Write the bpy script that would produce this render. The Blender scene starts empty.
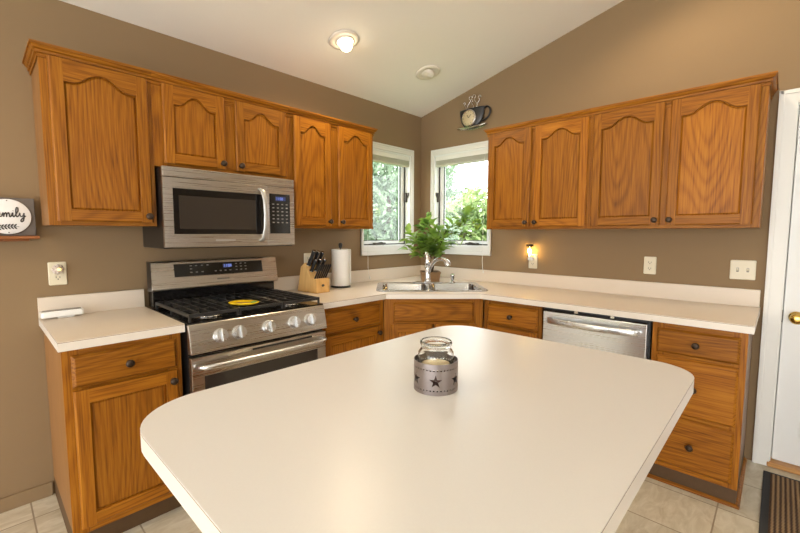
import bpy, bmesh, math, random
import numpy as np
from mathutils import Vector, Matrix

random.seed(7)
sc = bpy.context.scene
PI = math.pi
R2 = math.sqrt(2)

# ------------------------------------------------------------------ camera
CAM = Vector((-3.081, -2.633, 1.332))
_y, _t, _r = math.radians(43.445), math.radians(-4.695), math.radians(0.127)
_fw = Vector((math.cos(_y)*math.cos(_t), math.sin(_y)*math.cos(_t), math.sin(_t)))
_rt = Vector((math.sin(_y), -math.cos(_y), 0))
_up = _rt.cross(_fw)
_rt2 = _rt*math.cos(_r)+_up*math.sin(_r)
_up2 = _up*math.cos(_r)-_rt*math.sin(_r)
cam_d = bpy.data.cameras.new('camera')
cam = bpy.data.objects.new('camera', cam_d)
sc.collection.objects.link(cam)
cam.matrix_world = Matrix(((_rt2.x, _up2.x, -_fw.x, CAM.x), (_rt2.y, _up2.y, -_fw.y, CAM.y),
                           (_rt2.z, _up2.z, -_fw.z, CAM.z), (0, 0, 0, 1)))
cam_d.sensor_width = 36.0
cam_d.lens = 402.2/800*36
cam_d.clip_start = 0.02
sc.camera = cam

# ------------------------------------------------------------------ sky, sun, exposure
w = bpy.data.worlds.new('sky')
sc.world = w
w.use_nodes = True
bg = w.node_tree.nodes['Background']
bg.inputs[0].default_value = (0.965, 0.985, 1.0, 1)
bg.inputs[1].default_value = 3.6
sd = bpy.data.lights.new('sun', 'SUN')
sd.energy = 3.0
sd.angle = 0.02
sd.color = (1.0, 0.95, 0.85)
sun = bpy.data.objects.new('sun', sd)
sc.collection.objects.link(sun)
sun.rotation_euler = (math.radians(38), 0, math.radians(-50))
vs = sc.view_settings
vs.view_transform = 'Standard'
vs.look = 'None'
vs.gamma = 1.0
vs.use_curve_mapping = False
vs.exposure = 1.0
BULB = 9.0          # glow of a lit bulb's glass
LAMP_W = 17.0       # power of each ceiling lamp

# ------------------------------------------------------------------ materials
def nt(name):
    m = bpy.data.materials.new(name)
    m.use_nodes = True
    t = m.node_tree
    return m, t, t.nodes, t.links, t.nodes['Principled BSDF']

def plain(name, col, rough=0.5, metal=0.0, spec=0.5, coat=0.0, noise=0.0, nscale=40.0, emit=None, es=0.0):
    m, t, N, L, b = nt(name)
    b.inputs['Base Color'].default_value = (*col, 1)
    b.inputs['Roughness'].default_value = rough
    b.inputs['Metallic'].default_value = metal
    b.inputs['Specular IOR Level'].default_value = spec
    b.inputs['Coat Weight'].default_value = coat
    if emit:
        b.inputs['Emission Color'].default_value = (*emit, 1)
        b.inputs['Emission Strength'].default_value = es
    if noise > 0:
        tc = N.new('ShaderNodeTexCoord')
        n = N.new('ShaderNodeTexNoise')
        n.inputs['Scale'].default_value = nscale
        n.inputs['Detail'].default_value = 4
        L.new(tc.outputs['Object'], n.inputs['Vector'])
        mx = N.new('ShaderNodeMix')
        mx.data_type = 'RGBA'
        mx.inputs[6].default_value = (*[c*(1-noise) for c in col], 1)
        mx.inputs[7].default_value = (*[min(1, c*(1+noise)) for c in col], 1)
        L.new(n.outputs['Fac'], mx.inputs[0])
        L.new(mx.outputs[2], b.inputs['Base Color'])
    return m

def wood(name, grain, dark, mid, light, rough=0.42):
    """Oak: grain runs along the object axis named by grain."""
    m, t, N, L, b = nt(name)
    tc = N.new('ShaderNodeTexCoord')
    oi = N.new('ShaderNodeObjectInfo')
    mul = N.new('ShaderNodeVectorMath'); mul.operation = 'SCALE'
    cmb = N.new('ShaderNodeCombineXYZ')
    for i in range(3):
        L.new(oi.outputs['Random'], cmb.inputs[i])
    L.new(cmb.outputs[0], mul.inputs[0]); mul.inputs['Scale'].default_value = 37.0
    add = N.new('ShaderNodeVectorMath'); add.operation = 'ADD'
    L.new(tc.outputs['Object'], add.inputs[0]); L.new(mul.outputs[0], add.inputs[1])
    def mapped(s_across, s_along):
        mp = N.new('ShaderNodeMapping')
        s = [s_across]*3
        s['XYZ'.index(grain)] = s_along
        mp.inputs['Scale'].default_value = s
        L.new(add.outputs[0], mp.inputs[0])
        return mp.outputs[0]
    def noise(vec, scale, det, rough_=0.5):
        n = N.new('ShaderNodeTexNoise')
        n.inputs['Scale'].default_value = scale
        n.inputs['Detail'].default_value = det
        n.inputs['Roughness'].default_value = rough_
        L.new(vec, n.inputs['Vector'])
        return n.outputs['Fac']
    def math_(op, a, bb, clamp=False):
        x = N.new('ShaderNodeMath'); x.operation = op; x.use_clamp = clamp
        for i, v in enumerate((a, bb)):
            if isinstance(v, (int, float)):
                x.inputs[i].default_value = v
            else:
                L.new(v, x.inputs[i])
        return x.outputs[0]
    rings = noise(mapped(3.6, 0.42), 1.0, 1.0, 0.3)
    band = math_('SINE', math_('MULTIPLY', rings, 210.0), 0.0)
    band = math_('MULTIPLY_ADD', band, 0.5)
    band.node.inputs[2].default_value = 0.5
    band = math_('POWER', band, 2.2)
    fine = noise(mapped(170, 5), 1.0, 3, 0.6)
    fine = math_('POWER', math_('MULTIPLY', fine, 1.5, True), 2.0)
    tone = noise(mapped(9, 1.2), 1.0, 2)
    v = math_('MULTIPLY', band, 0.17)
    v = math_('ADD', v, math_('MULTIPLY', fine, 0.50))
    v = math_('ADD', v, math_('MULTIPLY', tone, 0.26))
    ramp = N.new('ShaderNodeValToRGB')
    e = ramp.color_ramp.elements
    e[0].position = 0.18; e[0].color = (*light, 1)
    e[1].position = 0.92; e[1].color = (*dark, 1)
    k = e.new(0.5); k.color = (*mid, 1)
    L.new(v, ramp.inputs[0])
    hsv = N.new('ShaderNodeHueSaturation')
    L.new(ramp.outputs[0], hsv.inputs['Color'])
    val = math_('MULTIPLY_ADD', oi.outputs['Random'], 0.34)
    val.node.inputs[2].default_value = 0.84
    L.new(val, hsv.inputs['Value'])
    L.new(hsv.outputs[0], b.inputs['Base Color'])
    b.inputs['Roughness'].default_value = rough
    b.inputs['Specular IOR Level'].default_value = 0.22
    bp = N.new('ShaderNodeBump'); bp.inputs['Strength'].default_value = 0.06; bp.inputs['Distance'].default_value = 0.002
    L.new(v, bp.inputs['Height']); L.new(bp.outputs[0], b.inputs['Normal'])
    return m

OAK = ((0.095, 0.027, 0.0025), (0.270, 0.092, 0.006), (0.385, 0.152, 0.012))
oak_v = wood('oak_upright_grain', 'Z', *OAK)
oak_h = wood('oak_level_grain', 'X', *OAK)
oak_y = wood('oak_deep_grain', 'Y', *OAK)
side_ply = wood('oak_side_veneer', 'Z', (0.20, 0.085, 0.025), (0.30, 0.145, 0.05), (0.34, 0.17, 0.065), 0.5)
shelf_oak = wood('shelf_oak', 'X', (0.14, 0.045, 0.012), (0.24, 0.085, 0.025), (0.30, 0.11, 0.035))
block_wood = wood('pale_block_wood', 'Z', (0.45, 0.24, 0.08), (0.60, 0.36, 0.13), (0.66, 0.41, 0.16), 0.45)
sill_wood = wood('threshold_oak', 'X', (0.22, 0.10, 0.03), (0.40, 0.20, 0.07), (0.48, 0.26, 0.10))

def wall_paint():
    m, t, N, L, b = nt('tan_wall_paint')
    b.inputs['Base Color'].default_value = (0.250, 0.168, 0.090, 1)
    b.inputs['Roughness'].default_value = 0.75
    b.inputs['Specular IOR Level'].default_value = 0.25
    tc = N.new('ShaderNodeTexCoord'); n = N.new('ShaderNodeTexNoise')
    n.inputs['Scale'].default_value = 160
    L.new(tc.outputs['Object'], n.inputs['Vector'])
    bp = N.new('ShaderNodeBump'); bp.inputs['Strength'].default_value = 0.06; bp.inputs['Distance'].default_value = 0.003
    L.new(n.outputs['Fac'], bp.inputs['Height']); L.new(bp.outputs[0], b.inputs['Normal'])
    return m
tan = wall_paint()

def ceiling_paint():
    m, t, N, L, b = nt('off_white_ceiling_paint')
    b.inputs['Base Color'].default_value = (0.86, 0.825, 0.745, 1)
    b.inputs['Roughness'].default_value = 0.85
    tc = N.new('ShaderNodeTexCoord'); n = N.new('ShaderNodeTexNoise')
    n.inputs['Scale'].default_value = 45; n.inputs['Detail'].default_value = 5
    L.new(tc.outputs['Object'], n.inputs['Vector'])
    bp = N.new('ShaderNodeBump'); bp.inputs['Strength'].default_value = 0.12; bp.inputs['Distance'].default_value = 0.006
    L.new(n.outputs['Fac'], bp.inputs['Height']); L.new(bp.outputs[0], b.inputs['Normal'])
    return m
ceil_m = ceiling_paint()

def tile_floor():
    m, t, N, L, b = nt('beige_stone_tile')
    tc = N.new('ShaderNodeTexCoord')
    mp = N.new('ShaderNodeMapping')
    mp.inputs['Location'].default_value = (0.655, 2.479, 0)
    L.new(tc.outputs['Object'], mp.inputs[0])
    br = N.new('ShaderNodeTexBrick')
    br.offset = 0.0
    br.inputs['Scale'].default_value = 1.0
    br.inputs['Brick Width'].default_value = 0.33
    br.inputs['Row Height'].default_value = 0.33
    br.inputs['Mortar Size'].default_value = 0.0035
    br.inputs['Mortar Smooth'].default_value = 0.2
    br.inputs['Color1'].default_value = (0.0, 0.0, 0.0, 1)
    br.inputs['Color2'].default_value = (1, 1, 1, 1)
    br.inputs['Mortar'].default_value = (0.5, 0.5, 0.5, 1)
    L.new(mp.outputs[0], br.inputs['Vector'])
    n = N.new('ShaderNodeTexNoise')
    n.inputs['Scale'].default_value = 7; n.inputs['Detail'].default_value = 8; n.inputs['Roughness'].default_value = 0.65
    n.inputs['Distortion'].default_value = 1.1
    m2 = N.new('ShaderNodeMapping'); m2.inputs['Scale'].default_value = (1, 2.4, 1)
    L.new(tc.outputs['Object'], m2.inputs[0]); L.new(m2.outputs[0], n.inputs['Vector'])
    r = N.new('ShaderNodeValToRGB')
    r.color_ramp.elements[0].position = 0.3; r.color_ramp.elements[0].color = (0.50, 0.42, 0.29, 1)
    r.color_ramp.elements[1].position = 0.72; r.color_ramp.elements[1].color = (0.74, 0.68, 0.56, 1)
    L.new(n.outputs['Fac'], r.inputs[0])
    tone = N.new('ShaderNodeMix'); tone.data_type = 'RGBA'; tone.blend_type = 'MULTIPLY'
    tone.inputs[0].default_value = 0.12
    L.new(r.outputs[0], tone.inputs[6]); L.new(br.outputs['Color'], tone.inputs[7])
    g = N.new('ShaderNodeMix'); g.data_type = 'RGBA'
    L.new(br.outputs['Fac'], g.inputs[0]); L.new(tone.outputs[2], g.inputs[6])
    g.inputs[7].default_value = (0.30, 0.235, 0.16, 1)
    L.new(g.outputs[2], b.inputs['Base Color'])
    b.inputs['Roughness'].default_value = 0.38
    bp = N.new('ShaderNodeBump'); bp.inputs['Strength'].default_value = 0.3; bp.inputs['Distance'].default_value = 0.002; bp.invert = True
    L.new(br.outputs['Fac'], bp.inputs['Height']); L.new(bp.outputs[0], b.inputs['Normal'])
    return m
tile = tile_floor()

def steel(name, col, rough, grain):
    m, t, N, L, b = nt(name)
    b.inputs['Base Color'].default_value = (*col, 1)
    b.inputs['Metallic'].default_value = 1.0
    tc = N.new('ShaderNodeTexCoord'); mp = N.new('ShaderNodeMapping')
    s = [260, 260, 260]; s['XYZ'.index(grain)] = 2.0
    mp.inputs['Scale'].default_value = s
    n = N.new('ShaderNodeTexNoise'); n.inputs['Scale'].default_value = 1; n.inputs['Detail'].default_value = 3
    L.new(tc.outputs['Object'], mp.inputs[0]); L.new(mp.outputs[0], n.inputs['Vector'])
    mr = N.new('ShaderNodeMapRange')
    mr.inputs['To Min'].default_value = rough*0.75; mr.inputs['To Max'].default_value = rough*1.3
    L.new(n.outputs['Fac'], mr.inputs['Value']); L.new(mr.outputs[0], b.inputs['Roughness'])
    bp = N.new('ShaderNodeBump'); bp.inputs['Strength'].default_value = 0.03; bp.inputs['Distance'].default_value = 0.001
    L.new(n.outputs['Fac'], bp.inputs['Height']); L.new(bp.outputs[0], b.inputs['Normal'])
    return m
steel_h = steel('wall_tinted_steel', (0.53, 0.485, 0.43), 0.28, 'X')  # steel darkened and warmed: tan wall reflection put into the colour
steel_lt = steel('daylit_brushed_steel', (0.71, 0.725, 0.74), 0.28, 'X')  # same steel, brighter and cooler: reflected daylight put into the colour
sink_steel = steel('sink_steel', (0.50, 0.505, 0.51), 0.22, 'X')
chrome = plain('chrome', (0.75, 0.75, 0.76), 0.10, 1.0)
chrome_satin = plain('satin_nickel', (0.62, 0.60, 0.57), 0.22, 1.0)
pewter = plain('pewter', (0.33, 0.29, 0.285), 0.36, 1.0, noise=0.12)
brass = plain('brass', (0.72, 0.48, 0.13), 0.16, 1.0)
bronze = plain('dark_bronze', (0.055, 0.037, 0.026), 0.38, 0.75)
black_gloss = plain('black_glass', (0.008, 0.007, 0.007), 0.10)
window_black = plain('oven_window_glass', (0.035, 0.028, 0.023), 0.10)
black_satin = plain('black_enamel', (0.012, 0.011, 0.011), 0.30)
black_matte = plain('black_cast_iron', (0.020, 0.019, 0.019), 0.36, noise=0.25)
knife_black = plain('black_handle_plastic', (0.013, 0.013, 0.014), 0.35)
lam = plain('cream_laminate', (0.70, 0.605, 0.495), 0.34, noise=0.025, nscale=220)
lam_island = plain('glare_pale_laminate', (0.665, 0.65, 0.635), 0.33, noise=0.02, nscale=220)  # worktop laminate whitened: glare on the island put into its colour
lam_edge = plain('laminate_edge', (0.72, 0.66, 0.58), 0.34, noise=0.02, nscale=220)
seam = plain('laminate_seam_brown', (0.22, 0.13, 0.06), 0.5)
white_trim = plain('white_trim_paint', (0.76, 0.745, 0.70), 0.38, noise=0.01)
white_vinyl = plain('white_window_frame', (0.78, 0.79, 0.77), 0.35)
door_white = plain('white_door_paint', (0.74, 0.735, 0.715), 0.42)
gasket = plain('dark_gasket', (0.045, 0.045, 0.043), 0.5)
lock_bronze = plain('lock_bronze', (0.07, 0.06, 0.048), 0.4, 0.5)
shade_fab = plain('grey_shade_fabric', (0.52, 0.51, 0.44), 0.9, noise=0.05)
ivory = plain('ivory_plastic', (0.70, 0.63, 0.47), 0.35)
ivory_dark = plain('outlet_slot_dark', (0.03, 0.022, 0.016), 0.6)
paper_white = plain('paper_towel_white', (0.83, 0.82, 0.79), 0.95, noise=0.02, nscale=120)
white_plastic = plain('white_plastic', (0.82, 0.82, 0.80), 0.3)
dark_screen = plain('dark_gloss_screen', (0.05, 0.045, 0.04), 0.12)
soil_m = plain('potting_soil', (0.035, 0.024, 0.016), 0.95, noise=0.4)
pot_m = plain('brown_woven_pot', (0.23, 0.13, 0.055), 0.7, noise=0.3, nscale=60)
bark = plain('brown_bark', (0.085, 0.055, 0.032), 0.9, noise=0.3)
wax = plain('cream_wax', (0.80, 0.66, 0.40), 0.5)
rust_red = plain('rust_red_tin', (0.085, 0.016, 0.012), 0.5)
dial_cream = plain('clock_dial_cream', (0.62, 0.50, 0.30), 0.5)
ink = plain('dark_ink', (0.05, 0.043, 0.04), 0.7)
sign_grey = plain('grey_sign_board', (0.125, 0.105, 0.09), 0.8, noise=0.15, nscale=30)
sign_white = plain('white_sign_oval', (0.78, 0.77, 0.76), 0.6)
lemon = plain('yellow_ceramic', (0.82, 0.56, 0.015), 0.25)
brown_glaze = plain('brown_glaze', (0.30, 0.15, 0.02), 0.3)
leaf_paint = plain('green_glaze', (0.12, 0.30, 0.05), 0.3)
blue_led = plain('blue_display', (0.02, 0.03, 0.2), 0.4, emit=(0.32, 0.42, 1.0), es=0.5)
led_box = plain('display_backing', (0.015, 0.02, 0.06), 0.3, emit=(0.12, 0.2, 0.6), es=0.06)
mark_grey = plain('printed_grey', (0.20, 0.19, 0.17), 0.5)
bulb_m = plain('lit_bulb', (1, 0.9, 0.7), 0.4, emit=(1.0, 0.83, 0.58), es=BULB)
bulb_off = plain('unlit_frosted_bulb', (0.66, 0.60, 0.52), 0.4)
flame_m = plain('warm_filament', (1, 0.7, 0.3), 0.4, emit=(1.0, 0.62, 0.17), es=62.0)
petal = plain('rosy_cream_plastic', (0.56, 0.47, 0.41), 0.3)
handle_grey = plain('satin_grey_handle', (0.50, 0.49, 0.465), 0.38, 0.7)
amber = plain('amber_glow', (0.8, 0.6, 0.2), 0.4, emit=(1.0, 0.75, 0.2), es=1.3)
trim_warm = plain('cream_lamp_trim', (0.74, 0.68, 0.58), 0.45)
mat_edge = plain('charcoal_mat_edge', (0.03, 0.03, 0.032), 0.85)
kick_m = plain('brown_toe_kick', (0.085, 0.042, 0.013), 0.6, noise=0.2)

def mat_weave():
    m, t, N, L, b = nt('brown_ribbed_weave')
    tc = N.new('ShaderNodeTexCoord')
    sp = N.new('ShaderNodeSeparateXYZ'); L.new(tc.outputs['Object'], sp.inputs[0])
    def M(op, a, bb):
        x = N.new('ShaderNodeMath'); x.operation = op
        for i, v in enumerate((a, bb)):
            if isinstance(v, (int, float)): x.inputs[i].default_value = v
            else: L.new(v, x.inputs[i])
        return x.outputs[0]
    a = M('SINE', M('MULTIPLY', sp.outputs[1], 2*PI/0.0185), 0)
    c = M('SINE', M('MULTIPLY', sp.outputs[0], 2*PI/0.013), 0)
    v = M('ADD', M('MULTIPLY', a, 0.7), M('MULTIPLY', c, 0.5))
    r = N.new('ShaderNodeValToRGB')
    r.color_ramp.elements[0].position = 0.42; r.color_ramp.elements[0].color = (0.05, 0.022, 0.010, 1)
    r.color_ramp.elements[1].position = 0.62; r.color_ramp.elements[1].color = (0.30, 0.19, 0.09, 1)
    L.new(M('MULTIPLY_ADD', v, 0.45), r.inputs[0])
    r.inputs[0].links[0].from_node.inputs[2].default_value = 0.5
    L.new(r.outputs[0], b.inputs['Base Color'])
    b.inputs['Roughness'].default_value = 0.95
    bp = N.new('ShaderNodeBump'); bp.inputs['Strength'].default_value = 0.6; bp.inputs['Distance'].default_value = 0.004
    L.new(v, bp.inputs['Height']); L.new(bp.outputs[0], b.inputs['Normal'])
    return m
weave = mat_weave()

def pane_glass():
    m = bpy.data.materials.new('clear_pane'); m.use_nodes = True
    t = m.node_tree; N = t.nodes; L = t.links
    N.remove(N['Principled BSDF'])
    tr = N.new('ShaderNodeBsdfTransparent'); tr.inputs[0].default_value = (0.97, 0.985, 0.98, 1)
    gl = N.new('ShaderNodeBsdfGlossy'); gl.inputs['Roughness'].default_value = 0.02
    lw = N.new('ShaderNodeLayerWeight'); lw.inputs['Blend'].default_value = 0.5
    pw = N.new('ShaderNodeMath'); pw.operation = 'POWER'; pw.inputs[1].default_value = 5.0
    fr = N.new('ShaderNodeMath'); fr.operation = 'MULTIPLY_ADD'; fr.inputs[1].default_value = 0.9; fr.inputs[2].default_value = 0.03
    L.new(lw.outputs['Facing'], pw.inputs[0]); L.new(pw.outputs[0], fr.inputs[0])
    mx = N.new('ShaderNodeMixShader')
    L.new(fr.outputs[0], mx.inputs[0]); L.new(tr.outputs[0], mx.inputs[1]); L.new(gl.outputs[0], mx.inputs[2])
    L.new(mx.outputs[0], N['Material Output'].inputs[0])
    return m
pane = pane_glass()

def jar_glass_m():
    m, t, N, L, b = nt('jar_glass')
    b.inputs['Base Color'].default_value = (0.98, 0.99, 0.985, 1)
    b.inputs['Transmission Weight'].default_value = 1.0
    b.inputs['Roughness'].default_value = 0.01
    b.inputs['IOR'].default_value = 1.45
    return m
jar_glass = jar_glass_m()

def leaf_m(name, c1, c2, trans=0.35, scale=3.0):
    m, t, N, L, b = nt(name)
    tc = N.new('ShaderNodeTexCoord'); n = N.new('ShaderNodeTexNoise')
    n.inputs['Scale'].default_value = scale; n.inputs['Detail'].default_value = 3
    L.new(tc.outputs['Object'], n.inputs['Vector'])
    r = N.new('ShaderNodeValToRGB')
    r.color_ramp.elements[0].position = 0.35; r.color_ramp.elements[0].color = (*c1, 1)
    r.color_ramp.elements[1].position = 0.65; r.color_ramp.elements[1].color = (*c2, 1)
    L.new(n.outputs['Fac'], r.inputs[0])
    L.new(r.outputs[0], b.inputs['Base Color'])
    b.inputs['Roughness'].default_value = 0.42
    tl = N.new('ShaderNodeBsdfTranslucent'); L.new(r.outputs[0], tl.inputs[0])
    mx = N.new('ShaderNodeMixShader'); mx.inputs[0].default_value = trans
    L.new(b.outputs[0], mx.inputs[1]); L.new(tl.outputs[0], mx.inputs[2])
    L.new(mx.outputs[0], N['Material Output'].inputs[0])
    return m
plant_leaf = leaf_m('ficus_leaf', (0.11, 0.22, 0.035), (0.33, 0.49, 0.085), 0.45, 9.0)
tree_leaf_a = leaf_m('blue_green_tree_leaf', (0.13, 0.20, 0.13), (0.29, 0.37, 0.26), 0.45, 1.2)
tree_leaf_b = leaf_m('fresh_tree_leaf', (0.16, 0.25, 0.09), (0.36, 0.44, 0.19), 0.45, 1.2)
grass_m = plain('lawn_green', (0.16, 0.27, 0.06), 0.95, noise=0.4, nscale=3)
siding = plain('outside_siding', (0.55, 0.52, 0.47), 0.8)

# ------------------------------------------------------------------ mesh helpers
class MB:
    def __init__(s):
        s.v = []; s.f = []; s.m = []; s.sm = []
    def add(s, vs_, fs, mi=0, smooth=False):
        o = len(s.v)
        s.v += [tuple(v) for v in vs_]
        for f in fs:
            s.f.append([i+o for i in f]); s.m.append(mi); s.sm.append(smooth)
        return s
    def box(s, x0, x1, y0, y1, z0, z1, mi=0):
        x0, x1 = sorted((x0, x1)); y0, y1 = sorted((y0, y1)); z0, z1 = sorted((z0, z1))
        vs_ = [(x, y, z) for z in (z0, z1) for y in (y0, y1) for x in (x0, x1)]
        return s.add(vs_, [(0, 2, 3, 1), (4, 5, 7, 6), (0, 1, 5, 4), (2, 6, 7, 3), (0, 4, 6, 2), (1, 3, 7, 5)], mi)
    def loft(s, loops, mi=0, smooth=False, cap0=True, cap1=True, closed=True):
        n = len(loops[0]); vs_ = [p for l in loops for p in l]; fs = []
        for k in range(len(loops)-1):
            for i in range(n if closed else n-1):
                j = (i+1) % n
                fs.append((k*n+i, k*n+j, (k+1)*n+j, (k+1)*n+i))
        s.add(vs_, fs, mi, smooth)
        o = len(s.v)-len(vs_)
        if cap0: s.f.append([o+i for i in range(n)][::-1]); s.m.append(mi); s.sm.append(False)
        if cap1: s.f.append([o+(len(loops)-1)*n+i for i in range(n)]); s.m.append(mi); s.sm.append(False)
        return s
    def prism(s, poly, a0, a1, axis='z', mi=0):
        """poly: list of 2D points; extruded along the axis (x: poly=yz, y: poly=xz, z: poly=xy)."""
        def P(p, a):
            return {'z': (p[0], p[1], a), 'y': (p[0], a, p[1]), 'x': (a, p[0], p[1])}[axis]
        return s.loft([[P(p, a0) for p in poly], [P(p, a1) for p in poly]], mi)
    def holes(s, outer, holes, z0, z1, mi=0):
        """horizontal plate with holes"""
        bm = bmesh.new()
        es = []
        for lp in [outer]+holes:
            vv = [bm.verts.new((p[0], p[1], z1)) for p in lp]
            es += [bm.edges.new((vv[i], vv[(i+1) % len(vv)])) for i in range(len(vv))]
        bmesh.ops.triangle_fill(bm, edges=es, use_beauty=True)
        bm.verts.index_update()
        top = [v.co[:] for v in bm.verts]
        fs = [[v.index for v in f.verts] for f in bm.faces]
        bm.free()
        s.add(top, fs, mi)
        s.add([(x, y, z0) for x, y, z in top], [f[::-1] for f in fs], mi)
        for lp in [outer]+holes:
            s.loft([[(p[0], p[1], z0) for p in lp], [(p[0], p[1], z1) for p in lp]], mi, False, False, False)
        return s
    def cyl(s, p0, p1, r0, r1=None, n=24, mi=0, cap=True, smooth=True):
        return s.tube([p0, p1], [r0, r0 if r1 is None else r1], n, mi, cap, smooth)
    def tube(s, pts, rad, n=12, mi=0, cap=True, smooth=True, closed=False, flat=None):
        pts = [Vector(p) for p in pts]
        if not isinstance(rad, (list, tuple)): rad = [rad]*len(pts)
        loops = []
        prev = None
        for i, p in enumerate(pts):
            if closed:
                d = pts[(i+1) % len(pts)]-pts[i-1]
            else:
                d = pts[min(i+1, len(pts)-1)]-pts[max(i-1, 0)]
            if d.length < 1e-9: d = Vector((0, 0, 1))
            d.normalize()
            if prev is None:
                a = Vector((0, 0, 1)) if abs(d.z) < 0.9 else Vector((1, 0, 0))
                u = d.cross(a).normalized()
            else:
                u = (prev-d*prev.dot(d))
                u = u.normalized() if u.length > 1e-6 else d.cross(Vector((0.3, 0.5, 0.8))).normalized()
            prev = u
            v = d.cross(u)
            loops.append([p+(u*math.cos(2*PI*k/n)+v*math.sin(2*PI*k/n))*rad[i] for k in range(n)])
        if closed:
            loops.append(loops[0])
            return s.loft(loops, mi, smooth, False, False)
        return s.loft(loops, mi, smooth, cap, cap)
    def lathe(s, prof, c=(0, 0, 0), n=32, mi=0, axis='z', smooth=True, sx=1.0):
        loops = []
        for r, h in prof:
            lp = []
            for k in range(n):
                a = 2*PI*k/n
                x, y = r*math.cos(a)*sx, r*math.sin(a)
                if axis == 'z': q = (c[0]+x, c[1]+y, c[2]+h)
                elif axis == 'y': q = (c[0]+x, c[1]-h, c[2]+y)     # h grows towards -y (out of a wall)
                else: q = (c[0]-h, c[1]+x, c[2]+y)
                lp.append(q)
            loops.append(lp)
        return s.loft(loops, mi, smooth, prof[0][0] > 1e-6, prof[-1][0] > 1e-6)
    def ball(s, c, r, n=16, mi=0, sz=1.0):
        prof = [(max(1e-4, r*math.sin(PI*i/n)), -r*sz*math.cos(PI*i/n)) for i in range(n+1)]
        return s.lathe(prof, c, 2*n, mi)
    def build(s, name, mats, parent=None, bevel=0.0, seg=2, loc=None):
        me = bpy.data.meshes.new(name)
        me.from_pydata(s.v, [], s.f)
        if not isinstance(mats, (list, tuple)): mats = [mats]
        for m in mats: me.materials.append(m)
        me.polygons.foreach_set('material_index', s.m)
        me.polygons.foreach_set('use_smooth', s.sm)
        bm = bmesh.new(); bm.from_mesh(me)
        bmesh.ops.remove_doubles(bm, verts=bm.verts, dist=1e-6)
        bmesh.ops.recalc_face_normals(bm, faces=bm.faces)
        bm.to_mesh(me); bm.free()
        o = bpy.data.objects.new(name, me)
        sc.collection.objects.link(o)
        if parent is not None: o.parent = parent
        if loc is not None: o.location = loc
        if bevel > 0:
            b = o.modifiers.new('bevel', 'BEVEL'); b.width = bevel; b.segments = seg; b.limit_method = 'ANGLE'
            b.angle_limit = math.radians(40)
        return o

def rrect(x0, x1, y0, y1, r, n=6):
    pts = []
    rs = r if isinstance(r, (list, tuple)) else [r]*4
    for (cx, cy, a0, rr) in ((x1-rs[0], y1-rs[0], 0, rs[0]), (x0+rs[1], y1-rs[1], 90, rs[1]),
                             (x0+rs[2], y0+rs[2], 180, rs[2]), (x1-rs[3], y0+rs[3], 270, rs[3])):
        for k in range(n+1):
            a = math.radians(a0+90*k/n)
            pts.append((cx+rr*math.cos(a), cy+rr*math.sin(a)))
    return pts

def tag(o, label, cat, group=None):
    o['label'] = label; o['category'] = cat
    if group: o['group'] = group
    return o

def thing(name, label, cat, loc=(0, 0, 0), rz=0.0, group=None):
    o = bpy.data.objects.new(name, None)
    sc.collection.objects.link(o)
    o.empty_display_size = 0.1
    o.location = loc; o.rotation_euler = (0, 0, rz)
    return tag(o, label, cat, group)

def struct(o):
    o['kind'] = 'structure'
    return o

LEFT, RIGHT, DIAG = 0.0, -PI/2, -PI/4      # facing of the left wall run, right wall run and corner unit

# ------------------------------------------------------------------ room shell
ZC, SL = 2.465, 0.24
XW, YW, YR = -6.6, -7.0, -3.5
def ztop(y):
    return ZC-SL*y if y > YR else ZC-SL*YR+SL*(y-YR)

struct(MB().box(XW-0.15, 0.15, YW-0.15, 0.15, -0.12, 0.0).build('floor', tile))
zr = ZC-SL*YR
struct(MB().prism([(0.15, ZC-0.15*SL), (YR, zr), (YW-0.15, ztop(YW-0.15)), (YW-0.15, ztop(YW-0.15)+0.2),
                   (YR, zr+0.2), (0.15, ZC-0.15*SL+0.2)], XW-0.15, 0.15, 'x').build('ceiling', ceil_m))
# left wall, with the window opening
WLX0, WLX1, WZ0, WZ1 = -0.780, -0.145, 1.205, 2.083
b = MB()
b.box(XW, WLX0, 0, 0.15, 0, ZC+0.05); b.box(WLX1, 0.15, 0, 0.15, 0, ZC+0.05)
b.box(WLX0, WLX1, 0, 0.15, 0, WZ0); b.box(WLX0, WLX1, 0, 0.15, WZ1, ZC+0.05)
struct(b.build('wall_left', tan))
# right wall: window, door
WRY0, WRY1 = -0.155, -0.790
DY0, DY1, DZ = -2.642, -3.49, 2.045
b = MB()
def wp(ya, yb, z0=0.0, z1=None):
    ys = [ya, yb] if not (ya > YR > yb) else [ya, YR, yb]
    if z1 is None:
        poly = [(y, ztop(y)+0.06) for y in ys]+[(yb, z0), (ya, z0)]
    else:
        poly = [(ya, z1), (yb, z1), (yb, z0), (ya, z0)]
    b.prism(poly, 0, 0.15, 'x')
wp(0, WRY0); wp(WRY0, WRY1, 0, WZ0); wp(WRY0, WRY1, WZ1); wp(WRY1, DY0); wp(DY0, DY1, DZ); wp(DY1, YW)
struct(b.build('wall_right', tan))
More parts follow.
